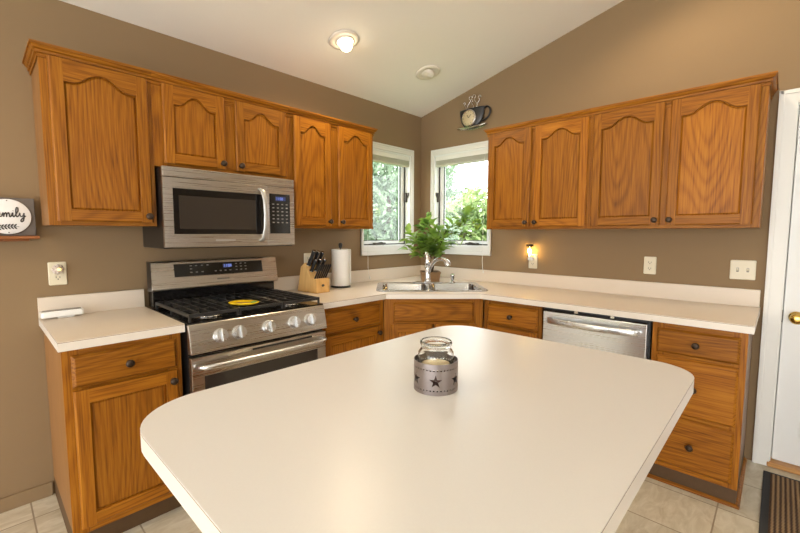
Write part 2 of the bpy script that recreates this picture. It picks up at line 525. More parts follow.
# far walls beyond the picture; side opening for daylight, rear opening added to light the steel
b = MB()
b.box(XW-0.15, -3.9, YW-0.15, YW, 0, ztop(YW)+0.06); b.box(-1.7, 0.15, YW-0.15, YW, 0, ztop(YW)+0.06)
b.box(-3.9, -1.7, YW-0.15, YW, 0, 1.0); b.box(-3.9, -1.7, YW-0.15, YW, 2.1, ztop(YW)+0.06)
struct(b.build('wall_rear', tan))
b = MB()
b.box(XW-0.15, XW, -0.5, 0.15, 0, ZC+0.05)
b.prism([(-0.5, 2.3), (-0.5, ztop(-0.5)+0.05), (YR, zr+0.05), (-5.8, ztop(-5.8)+0.05), (-5.8, 2.3)], XW-0.15, XW, 'x')
b.prism([(-5.8, 0), (-5.8, ztop(-5.8)+0.05), (YW-0.15, ztop(YW)+0.02), (YW-0.15, 0)], XW-0.15, XW, 'x')
struct(b.build('wall_side', tan))
# baseboards
struct(MB().box(XW, -2.879, -0.014, 0, 0, 0.07).build('baseboard_left', tan, bevel=0.003))
struct(MB().box(-0.012, 0, DY1-0.07, YW, 0, 0.07).build('baseboard_right', white_trim, bevel=0.003))

# ------------------------------------------------------------------ windows
def window(name, rz, u0, u1):
    """u: distance along the wall in its own frame; wall plane at local y=0, +y outwards"""
    root = bpy.data.objects.new(name, None); sc.collection.objects.link(root)
    root.rotation_euler = (0, 0, rz); struct(root)
    c = 0.037
    cas = MB()
    o0, o1, q0, q1 = u0-c+0.02, u1+c-0.02, WZ0-0.065, WZ1+0.042
    i0, i1, j0, j1 = u0+0.008, u1-0.008, WZ0+0.008, WZ1-0.008
    def casing(k0, k1, y0, y1):
        # mitred casing with a stepped profile
        A = [(o0+k0, q0+k0), (o1-k0, q0+k0), (o1-k0, q1-k0), (o0+k0, q1-k0)]
        return A
    # four casing boards with two steps
    for (a0, a1, y) in ((0.0, 1.0, -0.012), (0.0, 0.28, -0.020), (0.45, 0.62, -0.016)):
        ow = [(o0, q0), (o1, q0), (o1, q1), (o0, q1)]
        iw = [(i0, j0), (i1, j0), (i1, j1), (i0, j1)]
        def mixp(t): return [(a[0]+(b_[0]-a[0])*t, a[1]+(b_[1]-a[1])*t) for a, b_ in zip(ow, iw)]
        P, Q = mixp(a0), mixp(a1)
        for k in range(4):
            n = (k+1) % 4
            cas.prism([P[k], P[n], Q[n], Q[k]], 0.0, y, 'y')
    cas.build('casing', white_trim, root, bevel=0.002)
    fr = MB()
    t = 0.022
    fr.box(u0, u0+t, 0.0, 0.13, WZ0, WZ1); fr.box(u1-t, u1, 0.0, 0.13, WZ0, WZ1)
    fr.box(u0+t, u1-t, 0.0, 0.13, WZ1-t, WZ1); fr.box(u0+t, u1-t, 0.0, 0.13, WZ0, WZ0+t)
    fr.build('frame', white_vinyl, root)
    s0, s1, r0, r1 = u0+t+0.004, u1-t-0.004, WZ0+t+0.004, WZ1-t-0.004
    sw = 0.045
    ga = MB()
    for (x0, x1, z0, z1) in ((s0-0.004, s0+0.008, r0, r1), (s1-0.008, s1+0.004, r0, r1), (s0, s1, r0-0.004, r0+0.006), (s0, s1, r1-0.004, r1+0.004)):
        ga.box(x0, x1, 0.060, 0.068, z0, z1)
    ga.build('gasket', gasket, root)
    sa = MB()
    sa.box(s0+0.010, s0+sw, 0.065, 0.105, r0, r1); sa.box(s1-sw, s1-0.010, 0.065, 0.105, r0, r1)
    sa.box(s0+sw, s1-sw, 0.065, 0.105, r0+0.004, r0+sw-0.012); sa.box(s0+sw, s1-sw, 0.065, 0.105, r1-sw, r1-0.004)
    sash = sa.build('sash', white_vinyl, root, bevel=0.003)
    g2 = MB()
    g2.box(s0+sw, s0+sw+0.006, 0.075, 0.09, r0+sw-0.012, r1-sw); g2.box(s1-sw-0.006, s1-sw, 0.075, 0.09, r0+sw-0.012, r1-sw)
    g2.box(s0+sw, s1-sw, 0.075, 0.09, r0+sw-0.012, r0+sw-0.006); g2.box(s0+sw, s1-sw, 0.075, 0.09, r1-sw-0.006, r1-sw)
    g2.build('glazing_bead', gasket, sash)
    MB().box(s0+sw-0.004, s1-sw+0.004, 0.080, 0.084, r0+sw-0.016, r1-sw+0.004).build('pane', pane, sash)
    return root, (s0, s1, r0, r1)

w1, sz1 = window('window_1', LEFT, WLX0, WLX1)
w2, sz2 = window('window_2', RIGHT, -WRY0, -WRY1)

def crank(root, u, flip):
    m = MB()
    m.prism(rrect(u-0.055, u+0.055, 0.004, 0.05, 0.012, 4), WZ0+0.022, WZ0+0.042)
    m.tube([(u+0.02*flip, 0.03, WZ0+0.034), (u-0.02*flip, 0.005, WZ0+0.045), (u-0.05*flip, 0.0, WZ0+0.036)], [0.008, 0.007, 0.006], 8)
    m.ball((u-0.056*flip, 0.0, WZ0+0.036), 0.009, 8)
    m.build('crank', lock_bronze, root)
def lock(root, u, z):
    m = MB()
    m.box(u-0.011, u+0.011, 0.030, 0.060, z-0.045, z+0.045)
    m.tube([(u, 0.032, z-0.01), (u, 0.012, z+0.02), (u, 0.010, z+0.045)], [0.007, 0.006, 0.006], 8)
    m.build('lock_lever', lock_bronze, root, bevel=0.003)
crank(w1, -0.56, -1); crank(w2, 0.60, 1)
lock(w1, WLX1-0.030, 1.68); lock(w2, -WRY0+0.030, 1.68)

def shade(rz, u0, u1, cord_u, zc, label):
    t = thing('window_shade', label, 'window shade', (0, 0, 0), rz, 'raised cellular shades')
    MB().box(u0+0.024, u1-0.024, 0.004, 0.050, WZ1-0.060, WZ1-0.0225).build('headrail', white_trim, t, bevel=0.003)
    m = MB()
    z0, z1, n = WZ1-0.100, WZ1-0.060, 5
    prof = []
    for k in range(n):
        za = z1-(z1-z0)*k/n; zb = z1-(z1-z0)*(k+1)/n
        prof += [(0.010, za), (0.003, (za+zb)/2)]
    prof.append((0.010, z0))
    back = [(0.055-y, z) for y, z in prof][::-1]
    m.prism(prof+back, u0+0.026, u1-0.026, 'x')
    m.build('pleats', shade_fab, t)
    MB().box(u0+0.026, u1-0.026, 0.006, 0.048, WZ1-0.116, WZ1-0.100).build('bottom_rail', shade_fab, t, bevel=0.003)
    pts = [(cord_u, -0.004, WZ1-0.06), (cord_u, -0.022, WZ1-0.10), (cord_u, -0.024, 1.5), (cord_u, -0.026, 1.2),
           (cord_u, -0.028, zc+0.09), (cord_u+0.006, -0.030, zc+0.03), (cord_u+0.016, -0.034, zc)]
    c = MB().tube(pts, 0.0016, 6).build('cord', white_trim, t)
    MB().lathe([(0.002, 0.012), (0.005, 0.008), (0.006, -0.008), (0.003, -0.012)], pts[-1], 10).build('cord_weight', white_trim, c)
    return t
shade(LEFT, WLX0, WLX1, -0.735, 0.945, 'raised grey shade of the corner window nearer the paper towels')
shade(RIGHT, -WRY0, -WRY1, 0.735, 1.00, 'raised grey shade of the corner window under the cup clock')

# ------------------------------------------------------------------ door with casing
root = bpy.data.objects.new('door_1', None); sc.collection.objects.link(root); struct(root)
root.rotation_euler = (0, 0, RIGHT)
d0, d1 = -DY0, -DY1
b = MB()
b.box(d0-0.062, d0+0.012, -0.016, 0.0, 0, DZ+0.062); b.box(d1-0.012, d1+0.062, -0.016, 0, 0, DZ+0.062)
b.box(d0+0.012, d1-0.012, -0.016, 0, DZ-0.012, DZ+0.062)
b.box(d0-0.062, d0-0.042, -0.022, -0.016, 0, DZ+0.062); b.box(d1+0.042, d1+0.062, -0.022, -0.016, 0, DZ+0.062)
b.box(d0-0.062, d1+0.062, -0.022, -0.016, DZ+0.042, DZ+0.062)
b.build('casing', white_trim, root, bevel=0.004)
b = MB()
b.box(d0, d0+0.016, 0, 0.13, 0, DZ); b.box(d1-0.016, d1, 0, 0.13, 0, DZ); b.box(d0+0.016, d1-0.016, 0, 0.13, DZ-0.016, DZ)
b.box(d0+0.016, d0+0.034, 0.0702, 0.085, 0.03, DZ-0.016); b.box(d1-0.034, d1-0.016, 0.0702, 0.085, 0.03, DZ-0.016); b.box(d0+0.034, d1-0.034, 0.0702, 0.085, DZ-0.034, DZ-0.016)
b.build('jamb', white_trim, root)
slab = MB().box(d0+0.0205, d1-0.0205, 0.028, 0.07, 0.035, DZ-0.02).build('door_slab', door_white, root, bevel=0.002)
for (x0, x1, z0, z1) in ((0.12, 0.37, 0.20, 0.78), (0.44, 0.69, 0.20, 0.78), (0.12, 0.37, 0.98, 1.62), (0.44, 0.69, 0.98, 1.62), (0.12, 0.37, 1.72, 1.92), (0.44, 0.69, 1.72, 1.92)):
    m = MB()
    X0, X1 = d0+x0, d0+x1
    lp = [rrect(X0, X1, z0, z1, 0.002, 1), rrect(X0+0.012, X1-0.012, z0+0.012, z1-0.012, 0.002, 1), rrect(X0+0.03, X1-0.03, z0+0.03, z1-0.03, 0.002, 1)]
    m.loft([[(p[0], 0.028, p[1]) for p in lp[0]], [(p[0], 0.022, p[1]) for p in lp[1]], [(p[0], 0.026, p[1]) for p in lp[2]]], 0, False, False, True)
    m.build('raised_panel', door_white, slab)
m = MB()
kx, kz = d0+0.075, 0.873
m.lathe([(0.033, 0.0), (0.033, 0.006), (0.016, 0.012), (0.011, 0.02), (0.011, 0.034), (0.022, 0.040), (0.030, 0.052), (0.030, 0.062), (0.022, 0.072), (0.010, 0.075), (0.001, 0.075)],
        (kx, 0.028, kz), 28, 0, 'y')
m.build('door_knob', brass, slab)
MB().box(d0+0.002, d0+0.020, 0.022, 0.028, kz-0.035, kz+0.035).build('strike_plate', lock_bronze, root)
MB().box(d0+0.0005, d1-0.0005, -0.02, 0.10, 0.001, 0.03).build('threshold', sill_wood, root, bevel=0.006)

# ------------------------------------------------------------------ cabinets
def knob_part(parent, x, y, z):
    m = MB()
    m.lathe([(0.010, 0.0), (0.0075, 0.004), (0.006, 0.012), (0.012, 0.017), (0.0165, 0.022), (0.0165, 0.026), (0.012, 0.031), (0.005, 0.033), (0.001, 0.033)], (x, y, z), 20, 0, 'y')
    return m.build('knob', bronze, parent)

def arch(t, A):
    d = abs(t-0.5)/0.5
    return 0.0 if d > 0.76 else A*(0.5+0.5*math.cos(PI*(d/0.76)**1.2))

def door_part(parent, x0, x1, z0, z1, yf, knob=None, arched=True, stile=0.049):
    """frame-and-panel door: stiles, rails with an arched top, sunk panel"""
    th = 0.02
    px0, px1, pz0 = x0+stile, x1-stile, z0+stile+0.002
    A = min(0.052, 0.19*(x1-x0)) if arched else 0.0
    zs = z1-stile-0.008-A*0.72
    n = 24
    top = [(px0+(px1-px0)*k/n, zs+arch(k/n, A)) for k in range(n+1)]
    m = MB()
    ub = 0.006
    ch = 0.006
    yb_, y1_, y2_ = yf-ub, yf-th+ch, yf-th
    m.prism([(x0, yb_), (x0, y1_), (x0+ch, y2_), (px0, y2_), (px0, yb_)], z0, z1, 'z', 0)
    m.prism([(x1, yb_), (x1, y1_), (x1-ch, y2_), (px1, y2_), (px1, yb_)], z0, z1, 'z', 0)
    m.prism([(yb_, z0), (y1_, z0), (y2_, z0+ch), (y2_, pz0), (yb_, pz0)], px0, px1, 'x', 1)
    m.box(x0+0.009, x1-0.009, yf-ub-0.0005, yf, z0+0.009, z1-0.009, 0)
    # top rail
    m.prism([(px1, z1), (px0, z1)]+top, yf-th, yf-ub, 'y', 1) if arched else m.box(px0, px1, yf-th, yf-ub, zs, z1, 1)
    d = m.build('door', [oak_v, oak_h], parent, bevel=0.0009, seg=1)
    p = MB()
    lp = [(px0, pz0), (px1, pz0)]+top[::-1]
    cx, cz = (px0+px1)/2, (pz0+zs)/2
    def inset(k):
        out = []
        L_ = len(lp)
        for i in range(L_):
            a, b_, c = Vector(lp[i-1]), Vector(lp[i]), Vector(lp[(i+1) % L_])
            e1 = (b_-a).normalized() if (b_-a).length > 1e-7 else (c-b_).normalized()
            e2 = (c-b_).normalized() if (c-b_).length > 1e-7 else e1
            n1, n2 = Vector((-e1.y, e1.x)), Vector((-e2.y, e2.x))
            nn = n1+n2
            nn = nn/max(0.35, nn.length_squared/2)
            q = b_+nn*k
            out.append((q.x, q.y))
        return out
    a, b1, c = inset(-0.003), inset(0.003), inset(0.011)
    p.loft([[(q[0], yf-0.0068, q[1]) for q in a], [(q[0], yf-0.007, q[1]) for q in b1], [(q[0], yf-0.0125, q[1]) for q in c]], 0, False, False, True)
    p.build('panel', oak_v, d)
    if knob:
        knob_part(d, knob[0], yf-th, knob[1])
    return d

def drawer_part(parent, x0, x1, z0, z1, yf, knob=True, name='drawer'):
    m = MB()
    e = 0.011
    def R_(k): return [(x0+k, z0+k), (x1-k, z0+k), (x1-k, z1-k), (x0+k, z1-k)]
    m.loft([[(p[0], yf, p[1]) for p in R_(0.009)], [(p[0], yf-0.006, p[1]) for p in R_(0.009)], [(p[0], yf-0.0065, p[1]) for p in R_(0)], [(p[0], yf-0.010, p[1]) for p in R_(0)],
            [(p[0], yf-0.013, p[1]) for p in R_(0.004)], [(p[0], yf-0.02, p[1]) for p in R_(e)]], 0)
    d = m.build(name, oak_h, parent, bevel=0.0015)
    if knob: knob_part(d, (x0+x1)/2, yf-0.02, (z0+z1)/2)
    return d

UB, UT = 1.366, 2.100
def crown(parent, x0, x1, yf, left_end, right_end, cut=None):
    """crown moulding swept along the cabinet front with mitred returns"""
    prof = [(0.000, UT-0.026), (0.005, UT-0.025), (0.005, UT-0.014), (0.002, UT-0.013), (0.002, UT-0.009), (0.011, UT-0.008), (0.012, UT+0.000),
            (0.008, UT+0.001), (0.008, UT+0.004), (0.016, UT+0.008), (0.022, UT+0.018), (0.022, UT+0.021), (0.027, UT+0.021), (0.027, UT+0.030), (0.000, UT+0.030)]
    m = MB()
    loops = []
    if left_end: loops.append([(x0-o, -0.001, z) for o, z in prof])
    loops.append([(x0-(o if left_end else 0), yf-o, z) for o, z in prof])
    loops.append([(x1+(o if right_end else 0), yf-o, z) for o, z in prof])
    if right_end: loops.append([(x1+o, -0.001, z) for o, z in prof])
    m.loft(loops, 0)
    return m.build('crown_molding', oak_h, parent)

def wall_cabinet(label, rz, loc, w_, doors, zb=UB, ends=(False, False)):
    t = thing('wall_cabinet', label, 'cabinet', loc, rz)
    D = 0.305
    m = MB()
    m.box(0.002, w_-0.002, -D+0.02, -0.001, zb, UT)
    m.build('carcass', side_ply, t)
    f = MB()
    sl, sr = max(0.030, doors[0][0]+0.014), max(0.030, w_-doors[-1][1]+0.014)
    f.box(0, sl, -D, -D+0.02, zb, UT, 0); f.box(w_-sr, w_, -D, -D+0.02, zb, UT, 0)
    f.box(sl, w_-sr, -D, -D+0.02, zb, zb+0.035, 1); f.box(sl, w_-sr, -D, -D+0.02, UT-0.05, UT, 1)
    if len(doors) == 2:
        xm = (doors[0][1]+doors[1][0])/2; hm = (doors[1][0]-doors[0][1])/2+0.014
        f.box(xm-hm, xm+hm, -D, -D+0.02, zb+0.035, UT-0.05, 0)
    f.build('face_frame', [oak_v, oak_h], t, bevel=0.001)
    for i, (x0, x1, side) in enumerate(doors):
        k = x1-0.022 if side == 'r' else x0+0.022
        door_part(t, x0, x1, zb+0.018, UT-0.014, -D, (k, zb+0.018+0.030))
    crown(t, 0, w_, -D, *ends)
    return t

XL, XS, XM, XR_ = -2.853, -2.433, -1.671, -0.931
wall_cabinet('single-door oak wall cabinet beside the shelf with the family sign', LEFT, (XL, 0, 0), XS-XL, [(0.028, XS-XL-0.020, 'r')], ends=(True, False))
wall_cabinet('short two-door oak wall cabinet directly above the microwave', LEFT, (XS, 0, 0), XM-XS, [(0.045, 0.358, 'r'), (0.418, 0.742, 'l')], zb=1.672)
wall_cabinet('tall two-door oak wall cabinet between the microwave and the corner window', LEFT, (XM, 0, 0), XR_-XM, [(0.038, 0.330, 'r'), (0.393, 0.718, 'l')], ends=(False, True))
YL_, YM_, YR_ = 0.941, 1.701, 2.545
wall_cabinet('two-door oak wall cabinet next to the window, nearest the cup clock', RIGHT, (0, -YL_, 0), YM_-YL_, [(0.018, 0.358, 'r'), (0.386, 0.748, 'l')], ends=(True, False))
wall_cabinet('two-door oak wall cabinet nearest the white door, above the light switch', RIGHT, (0, -YM_, 0), YR_-YM_, [(0.018, 0.404, 'r'), (0.434, 0.815, 'l')], ends=(False, True))

BT = 0.875
def base_cabinet(label, rz, loc, w_, fronts, mullions=(), kick=0.035, rails=(), side_mat=None, D=0.61, stile=0.056):
    t = thing('base_cabinet', label, 'cabinet', loc, rz)
    m = MB()
    m.box(0.003, w_-0.003, -D+0.02, -0.004, 0.095, BT)
    m.build('carcass', side_mat or side_ply, t)
    k = MB(); k.box(0.003, w_-0.003, -D+kick, -0.004, 0.0005, 0.095); k.build('toe_kick', kick_m, t)
    f = MB()
    f.box(0, stile, -D, -D+0.02, 0.09, BT, 0); f.box(w_-stile, w_, -D, -D+0.02, 0.09, BT, 0)
    for z0, z1 in list(rails)+[(0.09, 0.125), (BT-0.035, BT)]:
        f.box(stile, w_-stile, -D, -D+0.02, z0, z1, 1)
    f.build('face_frame', [oak_v, oak_h], t, bevel=0.001)
    for fr in fronts: fr(t, -D)
    return t

# narrow cabinet before the stove
wA = 0.432
base_cabinet('narrow oak base cabinet under the short worktop by the outlet with a night light', LEFT, (-2.875, 0, 0), wA,
             [lambda t, y: drawer_part(t, 0.028, wA-0.022, 0.712, 0.845, y),
              lambda t, y: door_part(t, 0.028, wA-0.022, 0.122, 0.700, y, (wA-0.046, 0.655), False)], rails=[(0.69, 0.72)])
# between stove and corner
wB = 0.545
base_cabinet('oak base cabinet between the stove and the corner sink cabinet', LEFT, (-1.662, 0, 0), wB,
             [lambda t, y: drawer_part(t, 0.024, wB-0.042, 0.705, 0.842, y),
              lambda t, y: door_part(t, 0.024, wB-0.042, 0.122, 0.690, y, (wB-0.066, 0.645), False)], rails=[(0.68, 0.715)])
# corner sink cabinet
wC = 0.670
t = thing('base_cabinet', 'diagonal oak sink cabinet across the corner with a wide false drawer front', 'cabinet', (0, 0, 0), DIAG)
vf = -1.212
m = MB()
def loc2(x, y): return ((x-y)/R2, (x+y)/R2)
def dg(x, y): return loc2(x, y)
poly = [dg(-1.115, -0.004), dg(-0.004, -0.004), dg(-0.004, -1.112), dg(-0.565, -1.112), dg(-1.115, -0.565)]
m.prism(poly, 0.095, 0.72); m.build('carcass', side_ply, t)
m = MB(); m.prism([dg(-1.11, -0.01), dg(-0.01, -0.01), dg(-0.01, -1.105), dg(-0.56, -1.105), dg(-1.11, -0.56)], 0.0005, 0.095); m.build('toe_kick', kick_m, t)
f = MB()
hw = 0.355
f.box(-hw, -hw+0.088, vf, vf+0.02, 0.09, BT, 0); f.box(hw-0.088, hw, vf, vf+0.02, 0.09, BT, 0)
for z0, z1 in ((0.09, 0.125), (0.68, 0.715), (BT-0.035, BT)): f.box(-hw+0.088, hw-0.088, vf, vf+0.02, z0, z1, 1)
f.build('face_frame', [oak_v, oak_h], t, bevel=0.001)
drawer_part(t, -0.285, 0.285, 0.705, 0.845, vf, False, 'false_drawer_front')
door_part(t, -0.305, -0.004, 0.122, 0.690, vf, (-0.028, 0.645), False)
door_part(t, 0.004, 0.305, 0.122, 0.690, vf, (0.028, 0.645), False)
# between corner and dishwasher
wD = 0.425
base_cabinet('oak base cabinet between the corner sink cabinet and the dishwasher', RIGHT, (0, -1.122, 0), wD,
             [lambda t, y: drawer_part(t, 0.034, wD-0.024, 0.705, 0.842, y),
              lambda t, y: door_part(t, 0.034, wD-0.024, 0.122, 0.690, y, (0.058, 0.645), False)], rails=[(0.68, 0.715)])
# drawer unit
wE = 0.388
side_grey = wood('glare_grey_end_panel', 'Z', (0.115, 0.060, 0.028), (0.165, 0.095, 0.05), (0.19, 0.115, 0.065), 0.4)  # end veneer greyed and darkened: glare and shade put into its colour
tE = base_cabinet('three-drawer oak base cabinet between the dishwasher and the white door', RIGHT, (0, -2.158, 0), wE,
             [lambda t, y: drawer_part(t, 0.024, wE-0.024, 0.712, 0.842, y),
              lambda t, y: drawer_part(t, 0.024, wE-0.024, 0.402, 0.698, y),
              lambda t, y: drawer_part(t, 0.024, wE-0.024, 0.118, 0.380, y)], kick=0.014, rails=[(0.695, 0.715), (0.375, 0.405)], side_mat=side_grey)
m = MB()
q = 0.016
prof = [(0, 0.0005), (q, 0.0005), (q*0.92, q*0.4), (q*0.7, q*0.72), (q*0.4, q*0.93), (0, q)]
m.loft([[(0, -0.596-o, z) for o, z in prof], [(wE-0.003+o, -0.596-o, z) for o, z in prof], [(wE-0.003+o, -0.02, z) for o, z in prof]], 0)
m.build('quarter_round', oak_h, tE)

# ------------------------------------------------------------------ worktops
CT = 0.914
def slab(m, outer, holes=(), bot=0.876):
    m.holes(outer, list(holes), CT-0.0025, CT, 0)
    m.holes(outer, list(holes), CT-0.0045, CT-0.0025, 1)
    m.holes(outer, list(holes), bot, CT-0.0045, 2)
t = thing('worktop', 'short cream laminate worktop piece beside the stove, ending at the bare wall', 'worktop', (0, 0, 0))
m = MB(); slab(m, [(-2.887, -0.001), (-2.887, -0.653), (-2.436, -0.653), (-2.436, -0.001)]); m.build('counter_slab', [lam, seam, lam_edge], t)
MB().box(-2.887, -2.436, -0.021, -0.001, CT, CT+0.100).build('backsplash', lam, t, bevel=0.0015)

SU, SV0, SV1 = 0.412, -1.180, -0.640          # sink rim in the corner frame
def un_dg(u, v): return ((u+v)/R2, (-u+v)/R2)
hole = [un_dg(*p) for p in rrect(-SU+0.015, SU-0.015, SV0+0.015, SV1-0.015, 0.05, 5)]
t = thing('worktop', 'long cream laminate worktop turning the corner around the sink', 'worktop', (0, 0, 0))
m = MB()
slab(m, [(-1.664, -0.001), (-1.664, -0.653), (-1.128, -0.653), (-0.660, -1.121), (-0.660, -2.566), (-0.001, -2.566), (-0.001, -0.001)], [hole])
m.build('counter_slab', [lam, seam, lam_edge], t)
MB().box(-1.664, -0.0215, -0.021, -0.001, CT, CT+0.100).build('backsplash', lam, t, bevel=0.0015)
MB().box(-0.021, -0.001, -2.562, -0.001, CT, CT+0.100).build('backsplash', lam, t, bevel=0.0015)

t = thing('kitchen_island', 'large pale laminate-topped island with rounded corners in the foreground', 'kitchen island', (-2.22, -2.0, 0))
m = MB()
out = rrect(-2.866+2.22, -1.556+2.22, -2.472+2.0, -1.535+2.0, [0.125, 0.165, 0.15, 0.120], 12)
m.holes(out, [], CT-0.0025, CT, 0); m.holes(out, [], CT-0.0045, CT-0.0025, 1); m.holes(out, [], 0.872, CT-0.0045, 2)
m.build('counter_slab', [lam_island, seam, lam_edge], t)
m = MB(); m.box(-0.33, 0.36, -0.25, 0.24, 0.09, 0.872); m.box(-0.29, 0.32, -0.21, 0.20, 0.0005, 0.09)
m.build('cabinet_base', oak_v, t, bevel=0.002)

# ------------------------------------------------------------------ sink, tap, sprayer
t = thing('kitchen_sink', 'double-bowl stainless steel sink set diagonally in the corner worktop', 'sink', (0, 0, 0), DIAG)
bowls = [(-SU+0.045, -0.018), (0.018, SU-0.045)]
m = MB()
bl = [rrect(a, b_, SV0+0.045, SV1-0.115, 0.055, 6) for a, b_ in bowls]
m.holes(rrect(-SU, SU, SV0, SV1, 0.06, 6), bl, CT+0.0003, CT+0.007)
m.build('rim', sink_steel, t, bevel=0.002)
for (a, b_) in bowls:
    m = MB()
    lps = []
    for k, z in ((0.0, CT+0.0068), (0.004, CT-0.004), (0.010, CT-0.10), (0.022, CT-0.155), (0.055, CT-0.170)):
        lps.append([(p[0], p[1], z) for p in rrect(a+k, b_-k, SV0+0.045+k, SV1-0.115-k, 0.055, 6)])
    m.loft(lps, 0, True, False, True)
    bo = m.build('bowl', sink_steel, t)
    m = MB(); m.lathe([(0.042, 0.001), (0.042, 0.004), (0.03, 0.002), (0.001, 0.002)], ((a+b_)/2, (SV0+SV1)/2-0.03, CT-0.1705), 24)
    m.build('drain', chrome, bo)

FU, FV = 0.005, SV1-0.062
t = thing('kitchen_tap', 'chrome single-lever kitchen tap with a low curved spout, in front of the plant', 'tap', (*un_dg(FU, FV), CT+0.0075), DIAG)
MB().prism(rrect(-0.125, 0.125, -0.028, 0.028, 0.027, 8), 0.0, 0.008).build('deck_plate', chrome, t, bevel=0.003)
MB().lathe([(0.028, 0.008), (0.026, 0.02), (0.022, 0.03), (0.021, 0.10), (0.023, 0.115), (0.023, 0.135), (0.018, 0.14)], (0, 0, 0), 24).build('body', chrome, t)
m = MB()
pts = [(0.0, 0.0, 0.138), (-0.002, 0.0, 0.165), (-0.004, 0.005, 0.20), (-0.006, 0.010, 0.235), (-0.008, 0.012, 0.262)]
m.tube(pts, [0.018, 0.024, 0.025, 0.018, 0.010], 16)
m.build('lever', chrome, t)
m = MB()
key = [(0.0, 0.035), (0.008, 0.085), (0.025, 0.135), (0.055, 0.178), (0.095, 0.202), (0.135, 0.200), (0.165, 0.178), (0.178, 0.150)]
pts = [(d_*0.88, -d_*0.62, z_) for d_, z_ in key]
fine = []
for i in range(len(pts)-1):
    a = Vector(pts[max(i-1, 0)]); b_ = Vector(pts[i]); c = Vector(pts[i+1]); d = Vector(pts[min(i+2, len(pts)-1)])
    for k in range(4):
        q_ = k/4
        fine.append(0.5*((2*b_)+(c-a)*q_+(2*a-5*b_+4*c-d)*q_*q_+(3*b_-a-3*c+d)*q_**3))
fine.append(Vector(pts[-1]))
nf = len(fine)
m.tube(fine, [0.016 if i < nf*0.7 else 0.016+0.008*min(1, (i/nf-0.7)/0.15) for i in range(nf)], 14)
m.build('spout', chrome, t)
t = thing('side_sprayer', 'small chrome side sprayer standing on the sink rim beside the tap', 'sprayer', (*un_dg(0.215, SV1-0.060), CT+0.0075), DIAG)
t.scale = (1.0, 1.0, 0.78)
MB().lathe([(0.024, 0), (0.024, 0.005), (0.014, 0.012), (0.012, 0.03)], (0, 0, 0), 20).build('base', chrome, t)
m = MB(); m.tube([(0, 0, 0.03), (0, -0.001, 0.055), (0, -0.006, 0.08), (0, -0.012, 0.092)], [0.012, 0.015, 0.019, 0.012], 14)
m.build('spray_head', chrome, t)

# ------------------------------------------------------------------ potted plant
PU, PV = 0.05, -0.47
px, py = un_dg(PU, PV)
t = thing('potted_plant', 'leafy green plant in a square brown pot between tap and corner', 'plant', (px, py, CT), DIAG)
m = MB()
m.loft([[(p[0], p[1], z) for p in rrect(-a, a, -a, a, 0.012, 3)] for a, z in ((0.076, 0.0005), (0.083, 0.066), (0.087, 0.067), (0.087, 0.082), (0.079, 0.082), (0.077, 0.068))], 0)
m.build('pot', pot_m, t, bevel=0.001)
MB().prism(rrect(-0.075, 0.075, -0.075, 0.075, 0.012, 3), 0.0685, 0.074).build('soil', soil_m, t)
rnd = random.Random(5)
st, lf = MB(), MB()
def leaf(b_, p, d, L_, W, up):
    d = Vector(d).normalized(); s_ = d.cross(Vector(up))
    if s_.length < 1e-3: s_ = Vector((1, 0, 0))
    s_.normalize(); n_ = s_.cross(d)
    p = Vector(p)
    rows = [(0, 0, 0), (0.25, 0.42, 0.02), (0.5, 0.5, 0.02), (0.78, 0.30, -0.04), (1.0, 0.0, -0.14)]
    vs_ = []
    for tt, ww, hh in rows:
        c_ = p+d*L_*tt+n_*L_*hh
        vs_ += [c_-s_*W*ww+n_*W*ww*0.35, c_, c_+s_*W*ww+n_*W*ww*0.35]
    fs = []
    for k in range(4):
        a = k*3
        fs += [(a, a+1, a+4, a+3), (a+1, a+2, a+5, a+4)]
    b_.add(vs_, fs, 0, True)
branches = []
def grow(p, d, L_, r, depth):
    p = Vector(p); d = Vector(d).normalized()
    pts = [p.copy()]
    n = 5
    for k in range(n):
        d = (d+Vector((rnd.uniform(-.16, .16), rnd.uniform(-.16, .16), rnd.uniform(-.08, .10)))).normalized()
        p = p+d*L_/n
        pts.append(p.copy())
    st.tube(pts, [r*(1-0.6*k/n) for k in range(n+1)], 6)
    branches.append((pts, depth))
    return pts, d
stems = [((-0.12, -0.05, 1), 0.36), ((0.02, -0.15, 1), 0.40), ((0.14, -0.05, 1), 0.34), ((-0.35, -0.15, 1), 0.30), ((0.42, -0.2, 1), 0.34), ((0.1, -0.3, 0.9), 0.26)]
for (d, L_) in stems:
    pts, dd = grow((rnd.uniform(-.02, .02), rnd.uniform(-.02, .02), 0.072), d, L_*1.10, 0.0055, 0)
    for k in range(4):
        i = rnd.randint(2, 5)
        a = rnd.uniform(0, 2*PI)
        out = Vector((math.cos(a)*0.9, math.sin(a)*0.30-0.15, rnd.uniform(-0.2, 0.6)))
        grow(pts[i], (Vector(d)*0.35+out), rnd.uniform(0.09, 0.16), 0.003, 1)
